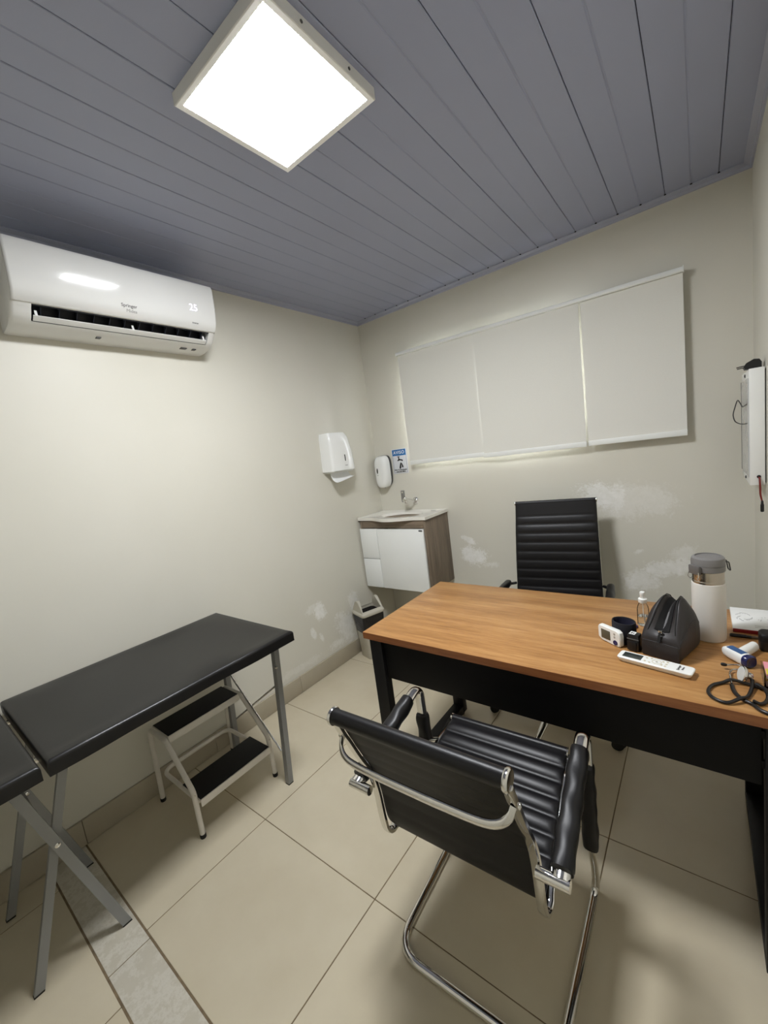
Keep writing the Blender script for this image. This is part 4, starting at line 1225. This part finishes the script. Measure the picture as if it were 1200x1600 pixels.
def bag_ring(k):
    y, wb_, wm, hs, hl, wl, vd = k
    rgt = [(wb_ - 0.008, 0.0008), (wb_, 0.008), (wm, hs * 0.5), (wm, hs), (wm * 0.93, hs + (hl - hs) * 0.45), (wl + 0.017, hl - 0.018), (wl + 0.009, hl - 0.003), (wl + 0.000, hl - 0.001), (wl * 0.62, hl - vd * 0.55)]
    ring = rgt + [(0.0, hl - vd)] + [(-x, z) for x, z in reversed(rgt)]
    return [(x, y, z) for x, z in ring]
def lerp_keys(n):
    out = []
    for i in range(len(keys) - 1):
        for j in range(n):
            t = j / n
            out.append(tuple(a + (b_ - a) * t for a, b_ in zip(keys[i], keys[i + 1])))
    return out + [keys[-1]]
bagb = part('body', G().loft([bag_ring(k) for k in lerp_keys(2)]), M['bag_cloth'], tb, sharp=80)
sub = bagb.modifiers.new('soften', 'SUBSURF'); sub.levels = sub.render_levels = 2
# dark inside of the mouth, lies just over the valley
mouth = [k for k in lerp_keys(3) if 0.012 < k[0] < 0.14]
def mouth_ring(k):
    y, wb_, wm, hs, hl, wl, vd = k
    pts = [(wl * 0.62, hl - vd * 0.42), (wl * 0.40, hl - vd * 0.62), (0, hl - vd + 0.002), (-wl * 0.40, hl - vd * 0.62), (-wl * 0.62, hl - vd * 0.42)]
    return [(x, y, z + 0.0012) for x, z in pts] + [(x, y, z - 0.001) for x, z in reversed(pts)]
part('lining', G().loft([mouth_ring(k) for k in mouth]), M['bag_dark'], tb, sharp=60)
part('front_pocket', G().loft([[(x, -0.0035 + (0.0025 if abs(x) > 0.04 else 0), z) for x, z in ((-0.049, 0.003), (0.049, 0.003), (0.0505, 0.030), (0.0465, 0.051), (0.0, 0.0535), (-0.0465, 0.051), (-0.0505, 0.030))],
                                [(x, 0.004, z) for x, z in ((-0.051, 0.003), (0.051, 0.003), (0.0535, 0.030), (0.049, 0.053), (0.0, 0.0555), (-0.049, 0.053), (-0.0535, 0.030))]]), M['bag_cloth'], tb)
for s_ in (-1, 1):
    ed = [(s_ * (k[5] + 0.001), k[0], k[4] - 0.0005) for k in lerp_keys(3) if 0.008 < k[0] < 0.146]
    part('zip_edge', G().tube(ed, 0.0016, 6), M['black_print'], tb)
    ed = [(s_ * (k[2] * 0.955), k[0], k[3] + (k[4] - k[3]) * 0.18) for k in lerp_keys(3) if 0.004 < k[0] < 0.150]
    part('piping', G().tube(ed, 0.0014, 6), M['bag_cloth'], tb)
zp = part('zip_slider', G().box(-0.005, 0.005, 0.004, 0.012, 0.082, 0.090, 0.0015), M['chrome'], tb)
part('zip_pull', G().loft([[(-0.003, 0.0005, 0.084), (0.003, 0.0005, 0.084), (0.003, 0.0025, 0.084), (-0.003, 0.0025, 0.084)], [(-0.0045, -0.0065, 0.056), (0.0045, -0.0065, 0.056), (0.0045, -0.0045, 0.056), (-0.0045, -0.0045, 0.056)]]), M['black_print'], zp)

# AC remote control
rm = thing('remote_control', 'white air-conditioner remote lying on the desk in front of the pouch', 'remote', (1.9955, -1.327, DZ), math.radians(-11.5))
rr = lambda w, d, z, r: [(x, y, z) for x, y in rrect(w, d, r, 4)]
part('case', G().loft([rr(0.170, 0.030, 0.0004, 0.008), rr(0.180, 0.038, 0.005, 0.008), rr(0.190, 0.046, 0.014, 0.008), rr(0.190, 0.046, 0.0165, 0.008), rr(0.186, 0.042, 0.0185, 0.007)]), M['white_satin'], rm)
part('screen', G().box(-0.082, -0.032, -0.0145, 0.0145, 0.0183, 0.0192), M['lcd_dark'], rm)
g = G()
part('button_ring', G().tube([(0.006 + 0.0115 * math.cos(2 * PI * k / 24), 0.0115 * math.sin(2 * PI * k / 24), 0.0188) for k in range(24)], 0.0008, 6, closed=True), M['beige_line'], rm)
for (x, y) in ((-0.022, 0.010), (-0.022, -0.010), (-0.010, 0.013), (-0.010, -0.013), (0.006, 0.0), (0.020, 0.010), (0.020, -0.010), (0.030, 0.013), (0.030, 0.0), (0.030, -0.013)):
    part('button', G().lathe([(0.0032, 0.018), (0.003, 0.0194), (0.0005, 0.0196)], (x, y, 0), 12), M['beige_line'] if x != 0.006 else M['button'], rm)
lettering('lettering', 'Springer', 0.0085, M['print_grey'], rm, (0.060, 0.0, 0.0190), (0, 1, 0), (-1, 0, 0), bold=0.0001, world=False)
lettering('lettering', 'Midea', 0.0075, M['print_grey'], rm, (0.070, 0.0, 0.0190), (0, 1, 0), (-1, 0, 0), world=False)

# wrist blood-pressure monitor
bp = thing('blood_pressure_monitor', 'white wrist blood-pressure monitor with black cuff standing on the desk', 'monitor', (1.868, -1.212, DZ), math.radians(-33))
face = [(-0.0425, 0.012), (-0.043, 0.048), (-0.038, 0.055), (0.030, 0.055), (0.040, 0.049), (0.0435, 0.036), (0.0425, 0.006), (0.038, 0.001), (0.020, 0.0006), (-0.030, 0.004)]
tilt = lambda x, z, y: (x, y + (0.055 - z) * 0.0, z)
part('case', G().loft([[(x * 0.95, -0.013, 0.028 + (z - 0.028) * 0.93) for x, z in face], [(x, -0.010, z) for x, z in face], [(x, 0.003, z) for x, z in face], [(x * 0.9, 0.008, 0.028 + (z - 0.028) * 0.9) for x, z in face]]), M['white_satin'], bp)
part('screen', G().box(-0.029, 0.006, -0.0142, -0.0125, 0.013, 0.044, 0.0005), M['lcd'], bp)
part('start_button', G().lathe([(0.0085, 0), (0.008, 0.002), (0.0005, 0.0025)], (0.025, -0.0128, 0.013), 20, Matrix.Rotation(PI / 2, 3, 'X')), M['navy'], bp)
for z in (0.031, 0.042):
    part('button', G().lathe([(0.0038, 0), (0.003, 0.0014), (0.0005, 0.0016)], (0.022, -0.0128, z), 12, Matrix.Rotation(PI / 2, 3, 'X')), M['button'], bp)
# cuff: an upright oval loop behind the case
def oval(rx_, ry_, z, n=32, cx=0.014, cy=0.040):
    return [(cx + rx_ * math.cos(2 * PI * k / n), cy + ry_ * math.sin(2 * PI * k / n), z) for k in range(n)]
part('cuff', G().loft([oval(0.036, 0.030, 0.0008), oval(0.038, 0.032, 0.010), oval(0.038, 0.032, 0.066), oval(0.037, 0.031, 0.072), oval(0.034, 0.028, 0.0725), oval(0.0325, 0.0265, 0.070), oval(0.0325, 0.0265, 0.004)], cap0=False, cap1=False), M['cuff'], bp, sharp=60)
part('cuff_lining', G().loft([oval(0.0322, 0.0262, 0.069), oval(0.0322, 0.0262, 0.003), oval(0.0312, 0.0252, 0.003), oval(0.0312, 0.0252, 0.069)], cap0=False, cap1=False), M['cuff_in'], bp, sharp=60)

# small black device with white label between the cuff and the pouch
gd = thing('finger_oximeter', 'small black device with white label wedged beside the pouch', 'device', (1.937, -1.238, DZ), math.radians(-14))
part('case', G().box(-0.0165, 0.0165, -0.014, 0.016, 0.0005, 0.056, 0.004), M['black_plastic'], gd)
part('clip_half', G().box(-0.017, 0.010, -0.0165, -0.0142, 0.004, 0.034, 0.001), M['black_plastic'], gd)
part('label_sticker', G().box(-0.0125, 0.004, -0.010, 0.010, 0.0562, 0.0570), M['paper'], gd)
part('label_mark', G().box(-0.009, -0.004, -0.006, 0.004, 0.0571, 0.0574).box(-0.002, 0.001, -0.006, 0.002, 0.0571, 0.0574), M['print_grey'], gd, kind='stuff')
part('trim_line', G().box(-0.0172, 0.0172, -0.0147, -0.0130, 0.040, 0.043, 0.0004), M['print_grey'], gd)

# purple pen behind the cuff
def pen(name, lab, p0, p1, m_b, m_c, r=0.0048):
    p0, p1 = Vector(p0), Vector(p1)
    d = p1 - p0
    t = thing(name, lab, 'pen', (p0 + d * 0.5) - Vector((0, 0, r)), math.atan2(d.y, d.x))
    L = d.length
    rx_ = Matrix.Rotation(PI / 2, 3, 'Y')
    part('barrel', G().lathe([(0.0008, -L / 2), (0.0022, -L / 2 + 0.003), (r * 0.86, -L / 2 + 0.014), (r * 0.86, L / 2 - 0.050)], (0, 0, r), 14, rx_), m_b, t)
    part('cap', G().lathe([(r, L / 2 - 0.052), (r, L / 2 - 0.003), (r * 0.8, L / 2), (0.0005, L / 2)], (0, 0, r), 14, rx_), m_c, t)
    part('clip', G().box(L / 2 - 0.040, L / 2 - 0.002, -0.0015, 0.0015, r * 2 - 0.0006, r * 2 + 0.0008), m_c, t)
    return t
pen('pen', 'purple pen lying behind the monitor cuff', (1.870, -1.180, DZ + 0.005), (1.926, -1.066, DZ + 0.005), M['purple'], M['purple'])
pen('pen', 'dark pen with black cap lying in front of the red-edged pad', (2.306, -1.037, DZ + 0.005), (2.177, -1.040, DZ + 0.005), M['pen_clear'], M['black_plastic'])

# spray bottle
sp_ = thing('spray_bottle', 'small clear spray bottle with white pump behind the pouch', 'bottle', (1.942, -1.036, DZ))
part('body', G().lathe([(0.016, 0.0005), (0.0185, 0.003), (0.0185, 0.058), (0.0165, 0.070), (0.0105, 0.083), (0.009, 0.088)], n=28), M['clear'], sp_)
part('liquid', G().lathe([(0.0155, 0.0015), (0.0175, 0.004), (0.0175, 0.034)], n=28), M['liquid'], sp_)
part('dip_tube', G().tube([(0, 0, 0.085), (0.001, 0, 0.04), (0.004, 0, 0.006)], 0.0014, 8), M['white_satin'], sp_)
part('collar', G().lathe([(0.0125, 0.084), (0.0135, 0.086), (0.0135, 0.098), (0.011, 0.100)], n=24), M['white_satin'], sp_)
part('pump_head', G().lathe([(0.0075, 0.100), (0.0078, 0.112), (0.0082, 0.113), (0.0082, 0.121), (0.0070, 0.1235), (0.0005, 0.124)], n=22), M['white_satin'], sp_)

# prescription pad with red gummed edge
pd = thing('paper_pad', 'white printed pad with red bound edge at the back of the desk', 'pad', (2.243, -0.906, DZ))
part('sheets', G().box(2.187, 2.299, -1.000, -0.812, DZ + 0.0004, DZ + 0.012, 0.0006), M['paper'], pd, world=True)
part('bound_edge', G().box(2.1868, 2.2992, -1.0035, -0.9995, DZ + 0.0004, DZ + 0.0118, 0.0006), M['red'], pd, world=True)
rnd = random.Random(5)
g = G()
for k in range(16):
    a = 0.6 + k * 0.36
    k2 = 0.5 + 0.6 * rnd.random()
    q = (2.222 + 0.020 * k2 * math.cos(a), -0.895 + 0.030 * k2 * math.sin(a))
    g.tube([(q[0], q[1], DZ + 0.0121), (q[0] + 0.004 * math.cos(a + 1), q[1] + 0.007 * math.sin(a + 1), DZ + 0.0122), (q[0] + 0.009 * math.cos(a + 1.4), q[1] + 0.012 * math.sin(a + 1.4), DZ + 0.0121)], 0.0007, 4)
for k in range(12):
    q = (2.255 + 0.034 * rnd.random(), -0.92 + 0.055 * rnd.random())
    g.tube([(q[0], q[1], DZ + 0.0122), (q[0] + 0.003, q[1] + 0.008 * (rnd.random() - 0.3), DZ + 0.0122)], 0.0006, 4)
part('leaf_print', g, M['print_light'], pd, world=True, kind='stuff')
g = G()
for y in (-0.960, -0.968, -0.976):
    g.box(2.243, 2.296, y, y + 0.0012, DZ + 0.0119, DZ + 0.0123)
part('printed_line', g, M['print_light'], pd, world=True, kind='stuff')

# infrared thermometer lying on its side
th = thing('infrared_thermometer', 'white infrared thermometer with blue label and blue nose on the desk', 'thermometer', (2.187, -1.205, DZ), math.atan2(-0.055, 0.047))
def thr(x, w, h, zc):
    return [(x, w / 2 * math.copysign(abs(math.cos(2 * PI * k / 20)) ** 0.7, math.cos(2 * PI * k / 20)), zc + h / 2 * math.copysign(abs(math.sin(2 * PI * k / 20)) ** 0.7, math.sin(2 * PI * k / 20))) for k in range(20)]
part('barrel', G().loft([thr(-0.042, 0.012, 0.010, 0.017), thr(-0.040, 0.022, 0.020, 0.017), thr(-0.033, 0.030, 0.028, 0.017), thr(-0.015, 0.034, 0.033, 0.0172), thr(0.026, 0.035, 0.034, 0.0174), thr(0.029, 0.034, 0.033, 0.0174)]), M['white_satin'], th, sharp=60)
part('nose', G().loft([thr(0.0285, 0.035, 0.034, 0.0174), thr(0.040, 0.035, 0.034, 0.0174), thr(0.043, 0.030, 0.029, 0.0174), thr(0.041, 0.024, 0.022, 0.0174)]), M['navy'], th, sharp=60)
part('label_panel', G().loft([[(x, y, 0.0335 + dz - abs(y) * 0.03) for y, dz in ((-0.0095, -0.0008), (0.0095, -0.0008), (0.0095, 0.0009), (0.0, 0.0014), (-0.0095, 0.0009))] for x in (-0.025, 0.022)]), M['blue_label'], th)
ha = [(-0.006, 0.010), (-0.013, 0.030), (-0.024, 0.058), (-0.034, 0.084)]
rings = []
for i, (x, y) in enumerate(ha):
    w_ = (0.026, 0.027, 0.026, 0.024)[i]
    dx_, dy_ = -0.37, 0.93
    rings.append([(x + dy_ * w_ / 2 * math.cos(2 * PI * k / 16), y - dx_ * w_ / 2 * math.cos(2 * PI * k / 16), 0.0155 + 0.0145 * math.sin(2 * PI * k / 16)) for k in range(16)])
part('handle', G().loft(rings), M['white_satin'], th, sharp=60)
part('trigger', G().box(0.004, 0.014, 0.018, 0.030, 0.006, 0.020, 0.002), M['navy'], th)

# black case beside the wall
bk = thing('eyeglass_case', 'black rounded case on the desk against the right wall', 'case', (2.277, -1.098, DZ))
def bx_ring(z, f):
    return [(0.0 + x * f, y * f, z) for x, y in rrect(0.072, 0.050, 0.012, 5)]
part('bottom_half', G().loft([bx_ring(0.0005, 0.92), bx_ring(0.004, 1), bx_ring(0.030, 1.0)]), M['black_plastic'], bk)
part('lid', G().loft([bx_ring(0.0304, 1.01), bx_ring(0.043, 1.01), bx_ring(0.050, 0.97), bx_ring(0.053, 0.88)]), M['leather_matt'], bk)

# acrylic block with coloured notes
nb_ = thing('note_holder', 'clear holder with pink and yellow paper notes at the right desk edge', 'holder', (2.266, -1.293, DZ))
z = DZ + 0.001
for i, (m_, h) in enumerate((('paper', 0.008), ('paper', 0.007), ('yellow', 0.006), ('paper', 0.008), ('pink', 0.004))):
    part('paper_layer', G().box(2.236 + 0.001 * (i % 2), 2.298, -1.330, -1.258, z + 0.003, z + 0.003 + h - 0.0004), M[m_], nb_, world=True)
    z += h
part('cover_note', G().poly([(2.2365, -1.330, z + 0.0036), (2.298, -1.330, z + 0.0036), (2.298, -1.288, z + 0.0036), (2.2365, -1.300, z + 0.0036)], (0, 0, 0.0006)), M['yellow'], nb_, world=True)
part('tray', G().box(2.2335, 2.299, -1.334, -1.254, DZ + 0.0006, DZ + 0.0036).box(2.2318, 2.2334, -1.334, -1.254, DZ + 0.0006, DZ + 0.036).box(2.2335, 2.299, -1.3356, -1.334, DZ + 0.0006, DZ + 0.036), M['acrylic'], nb_, world=True)

# stethoscope
ss = thing('stethoscope', 'black stethoscope coiled on the desk at its right front corner', 'stethoscope', (2.17, -1.38, DZ))
z0 = DZ + 0.0045
loop_pts = [(2.209, -1.329, 0.010), (2.207, -1.355, 0.004), (2.196, -1.398, 0.0), (2.181, -1.425, 0.007), (2.156, -1.447, 0.001), (2.134, -1.442, 0), (2.119, -1.421, 0), (2.120, -1.395, 0), (2.131, -1.370, 0), (2.150, -1.351, 0), (2.167, -1.342, 0.007), (2.193, -1.337, 0.002), (2.211, -1.340, 0.0), (2.226, -1.344, 0.0), (2.240, -1.352, 0.0), (2.256, -1.372, 0.0), (2.262, -1.40, 0), (2.256, -1.428, 0), (2.240, -1.445, 0.001)]
part('tube', G().tube(smooth_path([(x, y, z0 + dz) for x, y, dz in loop_pts], 6), 0.0043, 12), M['stet'], ss, world=True)
ypts = [(2.167, -1.359, 0.001), (2.170, -1.386, 0.0), (2.179, -1.408, 0.0), (2.190, -1.421, 0.0), (2.203, -1.431, 0.0), (2.212, -1.446, 0.0), (2.224, -1.456, 0.0), (2.240, -1.460, 0.0), (2.258, -1.455, 0)]
part('tube', G().tube(smooth_path([(x, y, z0 + dz) for x, y, dz in ypts], 6), 0.0047, 12), M['stet'], ss, world=True)
l2 = [(2.215, -1.345, 0.009), (2.230, -1.362, 0.009), (2.234, -1.387, 0.003), (2.227, -1.412, 0.001), (2.216, -1.425, 0.002), (2.204, -1.428, 0.008)]
part('tube', G().tube(smooth_path([(x, y, z0 + dz) for x, y, dz in l2], 6), 0.0043, 12), M['stet'], ss, world=True)
b1 = [(2.157, -1.268, 0.010), (2.168, -1.266, 0.011), (2.183, -1.266, 0.014), (2.194, -1.274, 0.016), (2.199, -1.286, 0.014), (2.204, -1.310, 0.010)]
b2 = [(2.196, -1.280, 0.006), (2.184, -1.273, 0.004), (2.172, -1.278, 0.003), (2.166, -1.296, 0.003), (2.165, -1.325, 0.008), (2.167, -1.355, 0.004)]
for b_ in (b1, b2):
    part('ear_tube', G().tube(smooth_path([(x, y, z0 + dz) for x, y, dz in b_], 6), 0.0022, 10), M['chrome_soft'], ss, world=True)
part('ear_tip', G().lathe([(0.0025, -0.003), (0.0042, 0.0), (0.0050, 0.005), (0.0040, 0.010), (0.0005, 0.0115)], (2.1585, -1.268, z0 + 0.010), 16, Matrix.Rotation(-PI / 2, 3, 'Y')), M['stet'], ss, world=True)
ch = Vector((0, 0, 1)).rotation_difference(Vector((-0.93, -0.24, 0.28))).to_matrix()
cc = (2.193, -1.322, DZ + 0.0225)
hd = part('chest_piece', G().lathe([(0.008, -0.018), (0.0095, -0.012), (0.0065, -0.008), (0.016, -0.004), (0.0205, -0.001), (0.0215, 0.002), (0.0215, 0.005), (0.020, 0.006)], cc, 32, ch), M['chrome'], ss, world=True, sharp=40)
part('diaphragm', G().lathe([(0.0196, 0.0058), (0.0190, 0.0068), (0.0005, 0.0072)], cc, 32, ch), M['diaphragm'], hd, world=True)
part('stem', G().tube(smooth_path([(2.199, -1.323, DZ + 0.022), (2.206, -1.322, DZ + 0.018), (2.209, -1.327, DZ + 0.015)], 4), 0.0032, 10), M['chrome'], hd, world=True)

bpy.context.view_layer.update()
